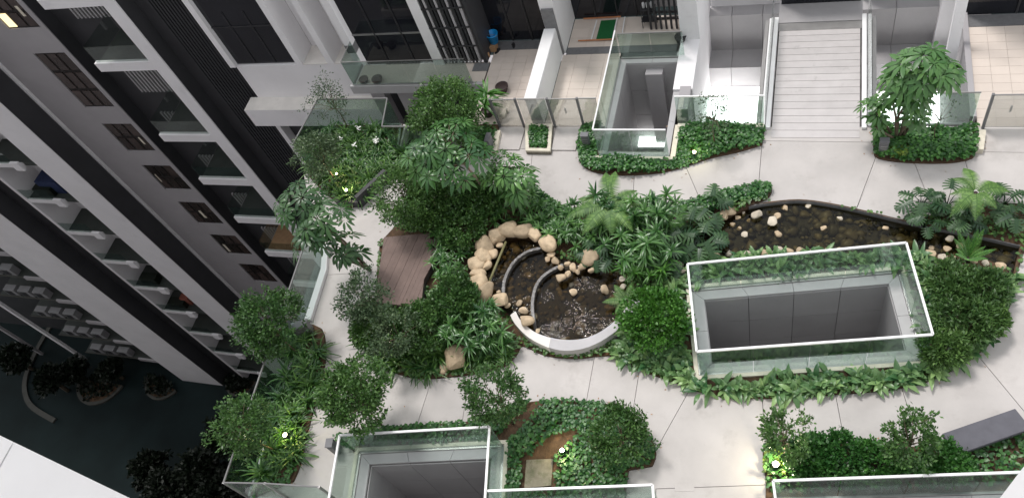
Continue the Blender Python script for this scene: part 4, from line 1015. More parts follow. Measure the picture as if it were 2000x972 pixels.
def tree(name, label, px, py, hc, rp, seed, style, group=None, cat='tree'):
    x, y = G(px, py, hc); R = rp * PX(px, py) * (CAM_H - hc) / CAM_H
    n_tip, per, leaf, wd, sig, zs, m, hollow, gap, dome, limbs, r0, bark = style
    if n_tip < 3: n_tip = 3
    k = (R / .65) ** 2; 
    me, tips = crown_mesh(seed, R, int(n_tip * max(.6, min(2.2, k))), per, leaf, wd, sig, zs, m, hollow, gap, dome)
    t_ = thing(name, label, cat, (x, y, 0.04), random.uniform(-.3, .3), group); hh = hc - .04
    link('crown', me, t_, (0, 0, hh)); link('trunk', trunk_mesh(seed, tips, hh, R, r0, bark, limbs), t_, (0, 0, hh))
    return t_
ROUND = (150, 26, .088, .05, .085, .88, 'leaf_small', .5, -.25, False, 10, .028, 'bark')
GREY = (120, 24, .08, .042, .09, .85, 'leaf_grey', .45, -.3, False, 12, .026, 'bark')
SPARSE = (46, 17, .07, .036, .12, 1.0, 'leaf_grey', .3, -.2, False, 14, .022, 'bark')
LOOSE = (135, 22, .085, .046, .085, .85, 'leaf_small', .5, -.5, False, 14, .028, 'bark')
DENSE = (170, 28, .085, .055, .085, .8, 'leaf_small', .55, -.9, True, 7, .03, 'bark')
BRIGHT = (190, 28, .08, .06, .085, .72, 'leaf_bright', .6, -1.2, True, 6, .025, 'bark')
HEDGE = (200, 28, .11, .04, .095, .62, 'leaf_feather', .6, -1.2, True, 6, .025, 'bark')
tree('round_tree', 'dark round-headed tree beside the bottom left light well', 690, 775, 1.75, 63, 1, (220, 26, .088, .05, .08, .88, 'leaf_small', .55, -.55, False, 10, .028, 'bark'))
tree('round_tree', 'round-headed tree leaning over the glass edge at the top of the lily strip', 525, 635, 1.6, 56, 2, ROUND)
tree('round_tree', 'round-headed tree over the dark street at the bottom of the lily strip', 472, 830, 1.7, 54, 3, LOOSE)
tree('round_tree', 'greyish round tree overhanging the path left of the timber platform', 703, 582, 1.6, 50, 4, GREY)
tree('round_tree', 'greyish round tree just below the timber platform', 770, 648, 1.3, 46, 5, GREY)
tree('round_tree', 'airy round tree on the path side of the bottom bed, left of the spotlight', 966, 772, 1.65, 60, 6, LOOSE)
tree('round_tree', 'small open-crowned tree at the left end of the bottom right hedge', 1534, 852, 1.25, 52, 7, LOOSE)
tree('round_tree', 'open-crowned round tree beside the stone bench', 1782, 856, 1.3, 60, 8, LOOSE)
tree('shrub', 'large dark bushy shrub at the right end of the spotlit bottom bed', 1210, 846, .7, 58, 9, (150, 24, .085, .045, .09, .7, 'leaf_small', .45, -.5, True, 9, .026, 'bark'), cat='shrub')
tree('sparse_tree', 'thin sparse young tree in the ivy left of the walkway', 1392, 218, 1.35, 40, 10, SPARSE)
tree('sparse_tree', 'thin sparse tree in front of the white ledge, top left', 643, 192, 1.55, 42, 11, SPARSE)
tree('round_tree', 'dim round tree at the outer corner of the top left lily bed', 618, 300, 1.5, 42, 12, GREY)
tree('round_tree', 'open twiggy tree between the lily bed and the timber platform', 785, 382, 1.4, 58, 13, LOOSE)
tree('bushy_tree', 'dense bushy tree in front of the gap below the balcony', 868, 218, 1.5, 62, 14, (160, 26, .085, .05, .09, .95, 'leaf_small', .45, -.4, False, 9, .03, 'bark'))
tree('sparse_tree', 'bare twiggy shrub at the right of the umbrella tree planter', 1838, 222, 1.0, 34, 15, (14, 8, .06, .03, .12, 1.2, 'leaf_grey', .3, -2, False, 16, .014, 'bark'))
for i, (px, py, hc, rp, lab) in enumerate([(846, 402, .7, 52, 'dense shrub at the top left of the island behind the platform'), (905, 442, .6, 46, 'dense shrub between the platform and the pond boulders'), (928, 392, .7, 46, 'dense shrub under the pale slanting trunk'),
                                  (888, 588, .8, 46, 'dense dark shrub right of the timber platform'), (820, 640, .7, 52, 'dense dark shrub above the island lilies'), (900, 610, .7, 42, 'dark shrub between the platform shrub and the star-leaved palms'), (735, 640, .6, 45, 'low dark shrub at the left bulge of the island')]):
    tree('shrub', lab, px, py, hc, rp, 30 + i, DENSE, cat='shrub')
tree('shrub', 'bright green dense rounded shrub left of the long light well', 1285, 622, .75, 62, 40, BRIGHT, cat='shrub')
for i, (px, py, rp, lab) in enumerate([(1868, 560, 62, 'feathery hedge bush nearest the light well corner'), (1925, 565, 58, 'feathery hedge bush nearest the stream end'), (1890, 625, 66, 'feathery hedge bush in the middle right of the island'), (1845, 680, 50, 'feathery hedge bush at the lower right tip of the island'), (1935, 615, 40, 'feathery hedge bush at the right path edge')]):
    tree('hedge_bush', lab, px, py, .5, rp * .86, 50 + i, HEDGE, cat='shrub')
for i, (px, py, rp) in enumerate([(1575, 895, 46), (1650, 898, 50), (1720, 900, 46), (1845, 905, 48)]):
    tree('hedge_bush', ['low leafy hedge bush right beside the bright floodlight', 'low leafy hedge bush second from the floodlight', 'low leafy hedge bush just left of the tree by the bench', 'low leafy hedge bush between that tree and the bench foot'][i], px, py, .35, rp, 60 + i, (200, 26, .085, .06, .1, .55, 'leaf_ivy', .6, -1.2, True, 5, .02, 'bark'), 'low hedge bushes along the bottom right glass', 'shrub')

# ---- umbrella trees (whorls of drooping leaflets)
def whorls(seed, pts, ups, nl=9, L=.26, W=.085, m='leaf_broad', droop=.45):
    rg = np.random.default_rng(seed); parts = []
    for p, u in zip(pts, ups):
        u = nrm(np.array(u)[None])[0]; a = nrm(np.cross(u, [.3, .9, .2])[None])[0]; b = np.cross(u, a)
        th = np.linspace(0, 2 * np.pi, nl, endpoint=False) + rg.random() * 6; s = rg.uniform(.75, 1.25)
        dd = np.cos(th)[:, None] * a + np.sin(th)[:, None] * b + u * rg.uniform(-.05, .35)
        o = np.tile(p, (nl, 1)) + dd * .05
        v, t, r_ = strips(o, dd, L * s * rg.uniform(.8, 1.15, nl), W * s, droop * rg.uniform(.6, 1.3, nl), 4, lambda s_: np.sin(np.pi * np.clip(s_ * .96 + .02, 0, 1) ** 1.15), .22, np.tile(u, (nl, 1)), rg)
        r_ = np.clip(r_ * .5 + rg.random() * .5, 0, 1); parts.append((v, t, r_))
    return fast_mesh('foliage', *merge(parts)[:2], m, merge(parts)[2], True)
def umbrella_tree(label, base, groups, seed, bark='bark', trunk_pts=None, m='leaf_broad', L=.27, W=.09):
    """groups: (px,py,z,rpx,n) clusters of whorls"""
    rg = np.random.default_rng(seed); bx_, by_ = G(*base); t_ = thing('umbrella_tree', label, 'tree', (bx_, by_, .04))
    P, U = [], []; tb = MB()
    for (px, py, z, rp, n) in groups:
        x, y = G(px, py, z); R = rp * PX(px, py) * (CAM_H - z) / CAM_H; c = np.array([x - bx_, y - by_, z - .04])
        d_ = randdir(n * 3, rg); d_ = d_[d_[:, 2] > -.35][:n]; q = c + d_ * R * (rg.uniform(.55, 1, len(d_))[:, None]) * np.array([1, 1, .62]); P += list(q); U += list(d_ * .8 + np.array([0, 0, .9]))
        mid = c * .55 + np.array([rg.normal() * .08, rg.normal() * .08, 0]); hub = c - np.array([0, 0, R * .35])
        tb.tube([(rg.normal() * .03, rg.normal() * .03, 0), tuple(mid), tuple(hub)], [.04, .03, .022], 7)
        for s in q[::2]: tb.tube([tuple(hub), tuple((hub + s) / 2 + [0, 0, .03]), tuple(s)], [.014, .01, .006], 5)
    link('foliage', whorls(seed, P, U, 9, L, W, m), t_); link('trunk', tb.mesh('trunk', bark, True), t_); return t_
umbrella_tree('umbrella tree hanging over the left path end beside the outer glass', (722, 528), [(585, 395, 2.9, 42, 20), (630, 430, 2.7, 46, 20), (608, 470, 2.5, 35, 12), (668, 480, 1.9, 28, 8), (690, 500, 1.2, 18, 4)], 71, 'bark', m='leaf_umbrella')
umbrella_tree('large umbrella tree over the path between lily bed and island', (965, 395), [(870, 275, 2.6, 52, 26), (830, 300, 2.4, 42, 16), (905, 310, 2.4, 45, 18), (865, 330, 2.2, 42, 14)], 72, 'bark_pale')
umbrella_tree('smaller umbrella tree right of the pale slanting trunk', (1010, 415), [(985, 325, 1.8, 36, 12), (1012, 350, 1.6, 32, 10), (970, 352, 1.5, 32, 11), (1002, 372, 1.1, 26, 7)], 73, 'bark')
umbrella_tree('tall umbrella tree with a domed top right of the walkway', (1758, 272), [(1800, 128, 2.6, 58, 26), (1760, 150, 2.4, 36, 10), (1842, 140, 2.4, 30, 8)], 74, 'bark', m='leaf_dome', L=.3, W=.10)
umbrella_tree('darker low umbrella tree beside the walkway kerb', (1750, 275), [(1712, 215, 1.2, 26, 7), (1745, 195, 1.7, 32, 10), (1775, 190, 1.8, 30, 8), (1705, 240, .9, 20, 5), (1785, 225, 1.1, 18, 4)], 75, 'bark', L=.26, W=.10)

# ---- clump plants, one mesh per variant, shared
def spread(n, rg, tilt0, tilt1):
    a = rg.random(n) * 6.283; e = rg.uniform(tilt0, tilt1, n); return np.c_[np.cos(a) * np.cos(e), np.sin(a) * np.cos(e), np.sin(e)]
def lily(seed, n=46, L=.72, W=.05, m='leaf_strap'):
    rg = np.random.default_rng(seed); d_ = spread(n, rg, .45, 1.35); o = np.c_[rg.normal(size=(n, 2)) * .04, np.zeros(n)]
    return fast_mesh('lily', *(lambda q: (q[0], q[1], m, q[2], True))(strips(o, d_, L * rg.uniform(.65, 1.2, n), W * rg.uniform(.8, 1.3, n), rg.uniform(.35, .95, n), 6, lambda s: (1 - s ** 2.2) * .9 + .08 - .35 * max(0, .2 - s), .3, None, rg)))
def rosette(seed, n=20, L=.36, W=.10, m='leaf_rosette'):
    rg = np.random.default_rng(seed); d_ = spread(n, rg, .25, 1.25); o = np.c_[rg.normal(size=(n, 2)) * .05, rg.random(n) * .08]
    return fast_mesh('rosette', *(lambda q: (q[0], q[1], m, q[2], True))(strips(o, d_, L * rg.uniform(.7, 1.25, n), W * rg.uniform(.8, 1.2, n), rg.uniform(.2, .7, n), 5, lambda s: np.sin(np.pi * np.clip(s * .93 + .05, 0, 1) ** .95), .3, None, rg)))
def palm(seed, heads=7, n=17, L=.32, W=.042, m='leaf_palm', spread_r=.3, hmax=.95):
    rg = np.random.default_rng(seed); parts = []
    for h in range(heads):
        c = np.r_[rg.normal(size=2) * spread_r * .6, rg.uniform(.3, hmax)]; d_ = spread(n, rg, -.25, 1.2); s = rg.uniform(.8, 1.2)
        v, t, r_ = strips(np.tile(c, (n, 1)), d_, L * s * rg.uniform(.75, 1.15, n), W * s, rg.uniform(.2, .6, n), 4, lambda q: np.sin(np.pi * np.clip(q * .9 + .08, 0, 1) ** .8), .25, None, rg); parts.append((v, t, np.clip(r_ * .6 + rg.random() * .4, 0, 1)))
        d2 = nrm((c - np.array([c[0] * .4, c[1] * .4, 0]))[None]); v, t, r_ = strips(np.array([[c[0] * .4, c[1] * .4, 0]]), d2, np.linalg.norm(c), .03, 0., 4, lambda q: 1.0, .8, None, rg); parts.append((v, t, r_ * 0))
    V, T_, R_ = merge(parts); return fast_mesh('palm', V, T_, m, R_, True)
def frond_arrays(L, npin, pl, arch, rg, lift=.9):
    parts = []; s = np.linspace(.10, 1, npin); x = L * s; z = L * (lift * s - arch * s * s); c = np.c_[x, np.zeros(npin), z]; prof = np.sin(np.pi * np.clip(s, 0, 1) ** .75) * .95 + .1
    tang = nrm(np.c_[np.ones(npin), np.zeros(npin), lift - 2 * arch * s])
    for sg in (-1, 1):
        dd = tang * .35 + np.array([0, sg, 0]) + np.array([0, 0, -.05]); v, t, r_ = strips(c, dd, pl * prof, L / npin * .98, .22, 3, lambda q: (1 - q ** 1.6) * .95 + .04, .15, None, rg); parts.append((v, t, r_ * .8 + .1))
    for i in range(npin - 1): 
        v, t, r_ = strips(c[i:i + 1], (c[i + 1] - c[i])[None], np.linalg.norm(c[i + 1] - c[i]) * 1.1, .018, 0., 1, lambda q: 1.0, .5, None, rg); parts.append((v, t, r_ * 0))
    return merge(parts)
def fern_tree(label, px, py, h, seed, nf, L, m='leaf_fern', pl=.24, angs=None, name='tree_fern', arch=.75, lift=.8):
    rg = np.random.default_rng(seed); x, y = G(px, py, h); t_ = thing(name, label, 'fern', (x, y, .03))
    MB().tube([(0, 0, 0), (.02, .01, h * .5), (0, 0, h)], [.06, .05, .045], 8).build('stem', 'pot_dark', t_, True)
    ms = [frond_arrays(L * k, 24, pl, arch, rg, lift) for k in (1, .85, 1.1)]; ms = [fast_mesh('frond', *(lambda q: (q[0], q[1], m, q[2], True))(q)) for q in ms]
    angs = angs or [i * 6.283 / nf + rg.normal() * .15 for i in range(nf)]
    for i, a in enumerate(angs): link('frond', ms[i % 3], t_, (0, 0, h - .02), a, rg.uniform(.85, 1.1))
    return t_
def monstera_leaf(rg, L=.5, m='leaf_monstera'):
    parts = []; n = 7; s = np.linspace(.12, .95, n); 
    for sg in (-1, 1):
        c = np.c_[s * L, np.zeros(n), -.12 * L * s * s]; ang = np.linspace(1.9, .35, n); dd = np.c_[np.cos(ang), sg * np.sin(ang), np.full(n, -.12)]
        v, t, r_ = strips(c, dd, L * .55 * np.sin(np.pi * np.clip(s * .8 + .22, 0, 1)), L * .15, .25, 3, lambda q: .95 - .35 * q ** 3, .08, None, rg); parts.append((v, t, np.full(len(v), rg.random())))
    v, t, r_ = strips(np.zeros((1, 3)), np.array([[1.0, 0, 0]]), L, L * .3, .12, 4, lambda q: 1 - .8 * q, .1, None, rg); parts.append((v, t, r_)); V, T_, R_ = merge(parts)
    return fast_mesh('leaf', V, T_, m, R_, True)
rgm = np.random.default_rng(5); MLEAF = [monstera_leaf(rgm, .5) for _ in range(4)]
def monstera(label, px, py, seed, n=8, size=1.0, group=None, hmin=.25, hmax=.6):
    rg = np.random.default_rng(seed); x, y = G(px, py, .35); t_ = thing('monstera', label, 'plant', (x, y, 0), 0, group); st = MB()
    for i in range(n):
        a = i * 6.283 / n + rg.normal() * .3; r_ = rg.uniform(.12, .34) * size; h = rg.uniform(hmin, hmax); p = (math.cos(a) * r_, math.sin(a) * r_, h)
        st.tube([(0, 0, 0), (p[0] * .4, p[1] * .4, h * .8), p], [.012, .01, .008], 5)
        o = link('leaf', MLEAF[i % 4], t_, p, None, size * rg.uniform(.7, 1.1)); o.rotation_euler = (rg.normal() * .2, rg.uniform(-.1, .5), a)
    st.build('stems', 'leaf_monstera', t_, True); return t_
LILY = [lily(400 + i) for i in range(5)]; LILYB = [lily(420 + i, 40, .62, .05) for i in range(3)]
ROS = [rosette(440 + i) for i in range(5)]; PALM = [palm(460 + i) for i in range(5)]; PALMS = [palm(480 + i, 4, 15, .27, .04, 'leaf_palm', .2, .5) for i in range(4)]; PALMB = [palm(490 + i, 4, 15, .32, .04, 'leaf_bright', .22, .6) for i in range(2)]
def bed(name, label, group, cat, meshes, poly_px, spacing, z=.05, holes=(), s0=.85, s1=1.15, seed=0, maxn=120):
    rg = np.random.default_rng(seed); poly = GP(poly_px); lo, hi = np.min(poly, 0), np.max(poly, 0); pts = []
    for _ in range(9000):
        p = rg.random(2) * (hi - lo) + lo
        if not inpoly(p, poly) or any(inpoly(p, h) for h in holes): continue
        if all((p[0] - q[0]) ** 2 + (p[1] - q[1]) ** 2 > spacing ** 2 for q in pts): pts.append(p)
        if len(pts) >= maxn: break
    pts.sort(key=lambda p: (MW[0] @ np.array([p[0], p[1], -CAM_H])) / (MW[2] @ np.array([p[0], p[1], -CAM_H])))
    ords = 'leftmost,second from the left,third from the left,fourth from the left,fifth from the left,sixth from the left,seventh from the left,eighth from the left,ninth from the left,tenth from the left,eleventh from the left,twelfth from the left,thirteenth from the left,fourteenth from the left'.split(',')
    for i, p in enumerate(pts):
        lb = label if len(pts) > 14 else label + ', ' + (ords[i] if i < len(pts) - 1 else 'rightmost')
        tag(link(name, meshes[i % len(meshes)], None, (p[0], p[1], z), rg.random() * 6.28, rg.uniform(s0, s1)), lb, cat, group)
    return pts
GBX = grow(GB, .27)
bed('spider_lily', 'strap-leaved lily clump in the top left planter', 'lilies in the top left planter', 'plant', LILY, [(650, 262), (745, 258), (790, 300), (820, 320), (760, 345), (705, 395), (660, 390), (615, 335), (605, 300)], .36, .12, seed=1)
bed('spider_lily', 'strap-leaved lily clump in the strip along the outer glass', 'lilies in the outer glass strip', 'plant', LILY, [(578, 650), (618, 652), (626, 690), (618, 740), (602, 800), (590, 850), (578, 905), (562, 930), (515, 930), (545, 800), (575, 700)], .34, .08, seed=2)
bed('spider_lily', 'strap-leaved lily clump left of the big boulder', 'lilies on the lower island edge', 'plant', LILY, [(722, 655), (800, 668), (862, 690), (862, 725), (820, 728), (772, 716), (735, 695)], .30, .06, s0=.9, s1=1.25, seed=3)
bed('spider_lily', 'strap-leaved lily clump between the big boulder and the pond wall', 'lilies right of the big boulder', 'plant', LILYB, [(915, 700), (960, 672), (1005, 680), (985, 706), (935, 718)], .30, .06, seed=4)
PB = [(1200, 700), (1255, 720), (1320, 740), (1380, 762), (1450, 770), (1560, 768), (1680, 760), (1780, 745), (1860, 712), (1900, 690), (1850, 690), (1810, 705), (1380, 740), (1345, 700), (1330, 560), (1290, 560), (1240, 640)]
bed('leafy_rosette', 'broad-leaved rosette plant on the path side of the long light well', 'rosettes in front of the long light well', 'plant', ROS, PB, .195, .05, [GBX], .8, 1.2, 5, 280)
bed('leafy_rosette', 'broad-leaved rosette plant between the stream stones and the long light well', 'rosettes behind the long light well', 'plant', ROS, [(1345, 520), (1400, 506), (1560, 503), (1740, 500), (1790, 502), (1800, 540), (1765, 545), (1350, 575)], .25, .05, [GBX, STREAM], .9, 1.2, 6, 120)
bed('leafy_rosette', 'broad-leaved rosette between well and feathery hedge', 'rosettes right of the long light well', 'plant', ROS, [(1775, 505), (1815, 505), (1850, 640), (1900, 690), (1850, 712), (1812, 700), (1790, 590)], .30, .05, [GBX], .9, 1.2, 7, 60)
bed('leafy_rosette', 'broad-leaved rosette at the right hedge foot', 'rosettes along the right island edge', 'plant', ROS, [(1955, 560), (1982, 545), (1950, 640), (1915, 682), (1895, 690), (1930, 640)], .32, .05, [], .85, 1.1, 8, 30)
bed('dwarf_palm', 'glossy star-leaved palm clump below the pond boulders', 'star-leaved palms below the pond', 'plant', PALM, [(905, 632), (955, 628), (992, 655), (1000, 680), (955, 696), (905, 676)], .36, .04, [POND], .9, 1.1, 9, 30)
bed('dwarf_palm', 'glossy narrow-leaved palm clump left of the pond boulders', 'narrow-leaved palms left of the pond', 'plant', PALMS, [(868, 490), (905, 480), (912, 560), (905, 590), (875, 600), (860, 530)], .30, .04, [POND], .9, 1.2, 10, 30)
bed('dwarf_palm', 'narrow-leaved palm clump above the pond rim', 'narrow-leaved palms above the pond', 'plant', PALMS, [(1052, 425), (1140, 425), (1165, 470), (1140, 498), (1090, 480), (1060, 462)], .30, .04, [POND], .9, 1.2, 11, 30)
bed('dwarf_palm', 'tall glossy palm clump between pond and stream', 'tall palms between pond and stream', 'plant', PALM, [(1180, 430), (1300, 432), (1310, 480), (1290, 530), (1215, 520), (1185, 480)], .40, .04, [POND, STREAM], .95, 1.25, 12, 30)
bed('dwarf_palm', 'bright green palm clump right of the lower pool', 'bright palms right of the lower pool', 'plant', PALMB, [(1235, 520), (1300, 525), (1300, 555), (1240, 550)], .34, .04, [POND, STREAM], .9, 1.1, 13, 10)
bed('dwarf_palm', 'low narrow-leaved palm under the umbrella trees', 'low palms under the umbrella trees', 'plant', PALMS, [(880, 390), (1000, 380), (1045, 390), (1040, 430), (970, 435), (900, 425)], .38, .04, [POND], .9, 1.2, 14, 24)
tag(link('dracaena', PALMB[0], None, (*G(940, 205, .55), .05), .4, 1.9), 'bright spiky potted plant at the corner of the first patio', 'plant')
fern_tree('light green tree fern spreading over the path above the pond', 1192, 405, .95, 81, 9, 1.0, pl=.24)
fern_tree('yellow-green tree fern on the far stream bank at the right', 1905, 378, .9, 82, 8, .66, 'leaf_fern', .18, None, 'tree_fern', .95, .85)
fern_tree('bright upright fern at the stream edge behind the hedge', 1890, 506, .12, 83, 13, .40, 'leaf_bright', .10, None, 'fern', .3, 1.6)
fern_tree('small pale fern hanging over the pond wall end', 1225, 590, .2, 84, 9, .5, 'leaf_fern', .13, None, 'fern', .6, .9)
fern_tree('small pale fern at the right foot of the pond wall', 1232, 642, .15, 85, 8, .42, 'leaf_fern', .12, None, 'fern', .6, .9)
fern_tree('small bright fern on the path side above the stream head', 1318, 428, .15, 86, 8, .5, 'leaf_bright', .14, None, 'fern', .6, .9)
for i, (px, py, sz, lab) in enumerate([(1345, 452, 1.0, 'split-leaved monstera left of the stream head'), (1372, 472, .95, 'split-leaved monstera overhanging the stream head'), (1300, 505, .9, 'split-leaved monstera at the narrow stream mouth'), (1390, 405, .8, 'split-leaved monstera at the ivy end above the stream'),
                                       (1800, 395, .8, 'dark blue-green monstera on the path edge, nearest the long stream bend'), (1808, 428, .62, 'dark monstera hanging over the far stream edge'), (1852, 392, .75, 'dark monstera left of the yellow-green tree fern'), (1888, 436, .62, 'dark monstera below the yellow-green tree fern'),
                                       (1966, 388, .78, 'dark monstera right of the yellow-green tree fern'), (1982, 424, .68, 'green monstera at the right picture edge above the stream'), (1165, 500, .7, 'monstera beside the round boulder'), (1205, 500, .8, 'monstera between the round boulder and the tall palms')]):
    monstera(lab, px, py, 90 + i, 9, sz)

# ---- ground cover
def ivy(label, poly, holes, n, z, hgt, seed, leaf=.085, m='leaf_ivy', thr=-9, name='ground_cover'):
    rg = np.random.default_rng(seed); lo, hi = np.min(poly, 0), np.max(poly, 0); pts = rg.random((n * 3, 2)) * (hi - lo) + lo
    f1 = lump(seed, 2.2); q = np.c_[pts, np.zeros(len(pts))]; keep = f1(q * .9) > thr; pts = pts[keep]
    pts = np.array([p for p in pts if inpoly(p, poly) and not any(inpoly(p, h) for h in holes)])[:n]; k = len(pts); q = np.c_[pts, np.zeros(k)]
    hh = hgt * (.55 + .35 * f1(q * 1.5)) * rg.uniform(.35, 1.05, k); o = np.c_[pts, z + np.maximum(hh, .01)]
    a = rg.random(k) * 6.283; d_ = np.c_[np.cos(a), np.sin(a), rg.normal(size=k) * .45]
    v, t, r_ = strips(o, d_, leaf * rg.uniform(.7, 1.3, k), leaf * .95 * rg.uniform(.8, 1.2, k), .25, 2, lambda s: np.sin(np.pi * np.clip(s * .85 + .12, 0, 1) ** .75), .2, None, rg)
    return tag(link(name, fast_mesh(name, v, t, m, r_)), label, 'ground cover', kind='stuff')
FH = grow(FWc(), .12)
ivy('dense ivy carpet in the planter round the narrow light well', PL_F, [FH], 3600, .06, .30, 1)
ivy('ivy filling the little square planter', grow(PL_G, -.13), [], 420, .12, .22, 2)
ivy('ivy carpet under the umbrella tree right of the walkway', PL_H, [], 2100, .06, .28, 3, thr=-1.3)
ivy('ivy and low cover with bare soil patches in the spotlit bottom bed', PL_D, [grow(DW, .14), grow(BW, .1), GP([(1020, 890), (1090, 888), (1086, 962), (1016, 964)])], 6500, .05, .26, 4, thr=-.75)
ivy('ivy hedge base in the long planter along the bottom right', PL_E, [grow(EW, .1)], 4800, .05, .34, 5)
ivy('dark low cover under the lilies of the outer glass strip', PL_C, [], 900, .06, .14, 6, thr=-.5)
ivy('low leaves under the lilies of the top left planter', PL_B, [], 1500, .11, .2, 7, thr=-.4)
ivy('ivy in the gate-side end of the top left planter', GP([(930, 255), (968, 262), (964, 300), (925, 302)]), [], 420, .11, .25, 8)
ivy('dark low ground cover across the garden island', ISL, [GBX, STREAM, POND, [Vector(p) for p in poly]], 9000, .04, .2, 9, m='leaf_small', thr=-.45)
ivy('ivy tongue along the path edge above the stream head', GP([(1325, 405), (1400, 386), (1455, 369), (1495, 361), (1506, 373), (1490, 392), (1440, 400), (1400, 415), (1340, 425)]), [STREAM], 1400, .05, .34, 10)
ivy('ivy ribbon on the path edge between umbrella trees and tree fern', GP([(1040, 372), (1052, 376), (1090, 402), (1135, 414), (1130, 428), (1080, 420), (1040, 400)]), [], 700, .05, .24, 11)
ivy('leaves painted lamplit yellow-green round the bright floodlight', GP([(1494, 925), (1492, 888), (1530, 880), (1545, 915), (1530, 930)]), [], 260, .08, .3, 12, m='leaf_lamplit')
ivy('leaf tuft painted lamplit yellow-green in the front of the umbrella tree planter', GP([(1735, 296), (1770, 296), (1768, 314), (1738, 312)]), [], 160, .12, .3, 13, m='leaf_lamplit')  # no lamp placed here; its light is put into the leaf colour
# white flowers in the lily bed
for px, py in ((700, 250), (663, 270), (693, 283), (735, 276), (733, 272)):
    z = .7 if py < 400 else .5; x, y = G(px, py, z); n = 12; rg = np.random.default_rng(int(px)); a = rg.random(n) * 6.28
    v, t, r_ = strips(np.tile([0, 0, 0.], (n, 1)) + rg.normal(size=(n, 3)) * .03, np.c_[np.cos(a), np.sin(a), rg.random(n)], .09, .03, .5, 3, None, .2, None, rg)
    o = thing('lily_flower', 'white spidery lily flower head in the ' + ('top left lily bed' if py < 400 else 'dark lilies beside the left path'), 'flower', (x, y, .12), 0, 'white lily flowers')
    link('petals', fast_mesh('petals', v, t, 'flower_white', r_), o, (0, 0, z - .12)); MB().tube([(0, 0, 0), (0, 0, z - .12)], .006, 5).build('stalk', 'leaf_strap', o)

# ---- dark trees down on the street
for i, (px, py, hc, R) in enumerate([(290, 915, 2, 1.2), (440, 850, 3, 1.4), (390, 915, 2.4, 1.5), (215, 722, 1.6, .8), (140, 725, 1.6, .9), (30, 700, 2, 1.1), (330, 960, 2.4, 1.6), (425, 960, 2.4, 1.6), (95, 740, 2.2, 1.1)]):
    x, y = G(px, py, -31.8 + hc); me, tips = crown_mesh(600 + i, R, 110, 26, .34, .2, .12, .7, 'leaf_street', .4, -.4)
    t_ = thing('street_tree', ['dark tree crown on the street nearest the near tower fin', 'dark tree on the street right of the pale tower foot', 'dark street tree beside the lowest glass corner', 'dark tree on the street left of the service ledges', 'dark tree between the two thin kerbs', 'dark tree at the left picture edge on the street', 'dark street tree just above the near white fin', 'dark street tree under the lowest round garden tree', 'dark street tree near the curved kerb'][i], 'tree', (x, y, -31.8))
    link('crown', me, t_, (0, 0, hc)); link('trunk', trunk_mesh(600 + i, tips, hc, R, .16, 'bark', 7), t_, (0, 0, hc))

# ================================================================== PATIO CLUTTER
x, y = G(958, 93); x += .2; t_ = thing('bucket', 'bright blue plastic bucket standing by the patio wall', 'bucket', (x, y, .22)); MB().lathe([(.13, 0), (.185, .34), (.2, .34), (.2, .365), (.17, .365), (.13, .06)], 24).build('tub', 'bucket_blue', t_, True)
MB().tube([(.195 * math.cos(a), .195 * math.sin(a) * .3 - .08, .33) for a in np.linspace(0, 6.28, 12)], .006, 5).build('handle', 'steel', t_)
x, y = G(957, 98); x += .12; o = MB().box(-.2, .14, -.12, .14, 0, .2).build('box', 'cardboard'); o.location = (x, y, .014); tag(o, 'brown box the blue bucket stands on', 'box')
for i, (px, py) in enumerate(((950, 108), (955, 112), (945, 104))):
    x, y = G(px, py); o = MB().lathe([(.05, 0), (.055, .02), (.055, .16), (.02, .2), (.022, .24)], 12).build('bottle', 'machine_white' if i != 1 else 'cardboard', None, True); o.location = (x, y, .014)
    tag(o, ['white bottle left of the blue bucket, front one', 'brown bottle beside the blue bucket', 'white bottle against the dark screen by the bucket'][i], 'bottle')
for i, (px, py, a) in enumerate(((972, 101, -.4), (1003, 90, .3))):
    x, y = G(px, py); t_ = thing('slipper', ['dark slipper on the patio tiles right of the blue bucket', 'dark slipper on the patio door step'][i], 'slipper', (x, y, .013), a); MB().prism([(.05 * math.cos(q) * (1 + .2 * math.cos(q)), .14 * math.sin(q)) for q in np.linspace(0, 6.28, 14, endpoint=False)], 0, .025).build('sole', 'rubber', t_)
    MB().tube([(-.05, .03, .02), (0, .04, .07), (.05, .03, .02)], .018, 6).build('strap', 'rubber', t_)
def pot(px, py, label, r_=.16, h=.28, m='pot_dark'):
    x, y = G(px, py); t_ = thing('plant_pot', label, 'pot', (x, y, .002)); MB().lathe([(r_ * .7, 0), (r_, h), (r_ * 1.08, h), (r_ * 1.08, h - .03), (r_ * .9, h - .02)], 20).build('pot', m, t_, True)
    MB().lathe([(r_ * .88, h - .06), (.01, h - .03)], 16).build('soil', 'soil', t_); return t_
pot(983, 178, 'round dark pot beside the spiky patio plant', .19, .22); pot(955, 225, 'dark pot under the spiky patio plant', .17, .25)
pot(713, 161, 'dark round pot on the tiled balcony, left one', .15, .16); pot(739, 160, 'dark round pot on the tiled balcony, right one', .17, .16); pot(1330, 84, 'round black pot at the patio glass corner', .16, .26, 'rubber')
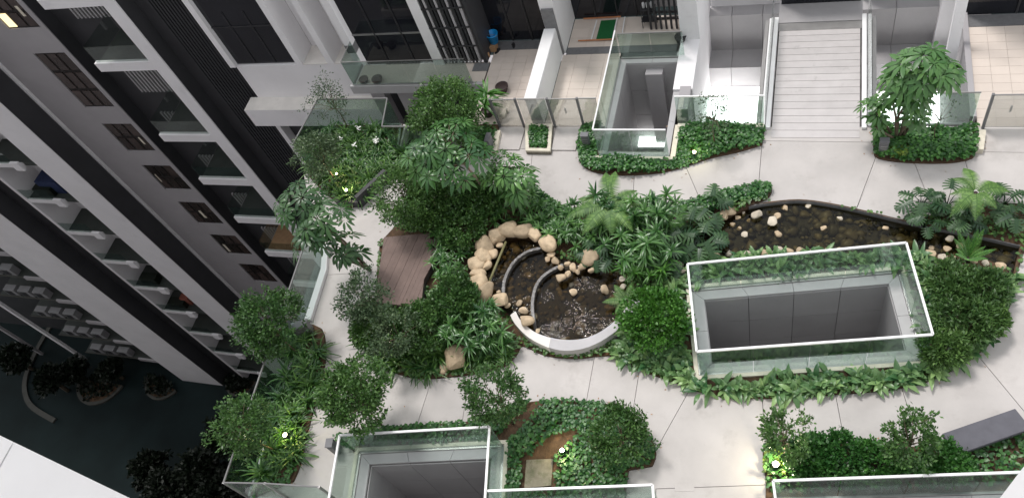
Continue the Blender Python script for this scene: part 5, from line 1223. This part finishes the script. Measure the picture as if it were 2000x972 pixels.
# green mat and its wooden frame on the second patio
P = [(1187, 40), (1205, 38), (1197, 78), (1163, 79), (1172, 41)]
o = MB().prism(GP([(1174, 41), (1203, 39), (1195, 78), (1164, 79)], .03), .012, .04).build('green_mat', 'mat_green'); tag(o, 'dark green mat lying on the second patio', 'mat')
fr = thing('folded_frame', 'flat wooden and white frame lying round the green mat', 'frame', (*G(1185, 60), .0))
def seg(a, b, m, nm, z=.045, w_=.035):
    A, B = G(*a), G(*b); l = fr.location; MB().bar((A[0] - l.x, A[1] - l.y, z), (B[0] - l.x, B[1] - l.y, z), w_, .03).build(nm, m, fr)
seg((1130, 83), (1203, 80), 'wood_orange', 'bar', .065); seg((1140, 40), (1213, 36), 'wood_orange', 'bar', .065); seg((1166, 42), (1155, 81), 'white_steel', 'leg'); seg((1206, 38), (1197, 79), 'white_steel', 'leg'); seg((1221, 36), (1216, 66), 'white_steel', 'leg')
rk = thing('rack', 'small dark rack with bottles by the patio grille', 'rack', (*G(1270, 50), 0))
for dx in (-.2, .2):
    for dy in (-.12, .12): MB().box(dx - .01, dx + .01, dy - .01, dy + .01, 0, .7).build('leg', 'dark_frame', rk)
for z in (.25, .68): MB().box(-.22, .22, -.14, .14, z, z + .02).build('shelf', 'dark_frame', rk)
for i in range(3): MB().lathe([(.04, .70), (.045, .72), (.045, .86), (.02, .90)], 10, (-.12 + i * .12, 0)).build('bottle', 'machine_white', rk, True)
# stone slab pad in the spotlit bed
o = MB().prism(GP([(1030, 900), (1082, 898), (1078, 950), (1026, 955)]), -.05, .10).build('stone_pad', 'moss_pad'); tag(o, 'square mossy concrete pad in the spotlit bottom bed', 'pad')

# ---- fallen leaves on the paving close to the planters
rg = np.random.default_rng(77); pts = []
for pl in (ISL, PL_F, PL_H, PL_D, PL_E, PL_C):
    P_ = resample(pl + [pl[0]], 260); c = np.mean(pl, axis=0)
    for p in P_:
        if rg.random() < .30:
            q = np.array(p) + rg.normal(size=2) * .16
            if inpoly(q, OUTER) and not any(inpoly(q, h) for h in HOLES): pts.append(q)
pts = np.array(pts); k = len(pts); a = rg.random(k) * 6.28
v, t, r_ = quads(np.c_[pts, np.full(k, .008)], np.c_[np.cos(a), np.sin(a), rg.random(k) * .25], .055, .03, rg)
tag(link('leaf_litter', fast_mesh('leaf_litter', v, t, 'cardboard', r_)), 'scattered fallen leaves on the paving along the planters', 'leaves', kind='stuff')
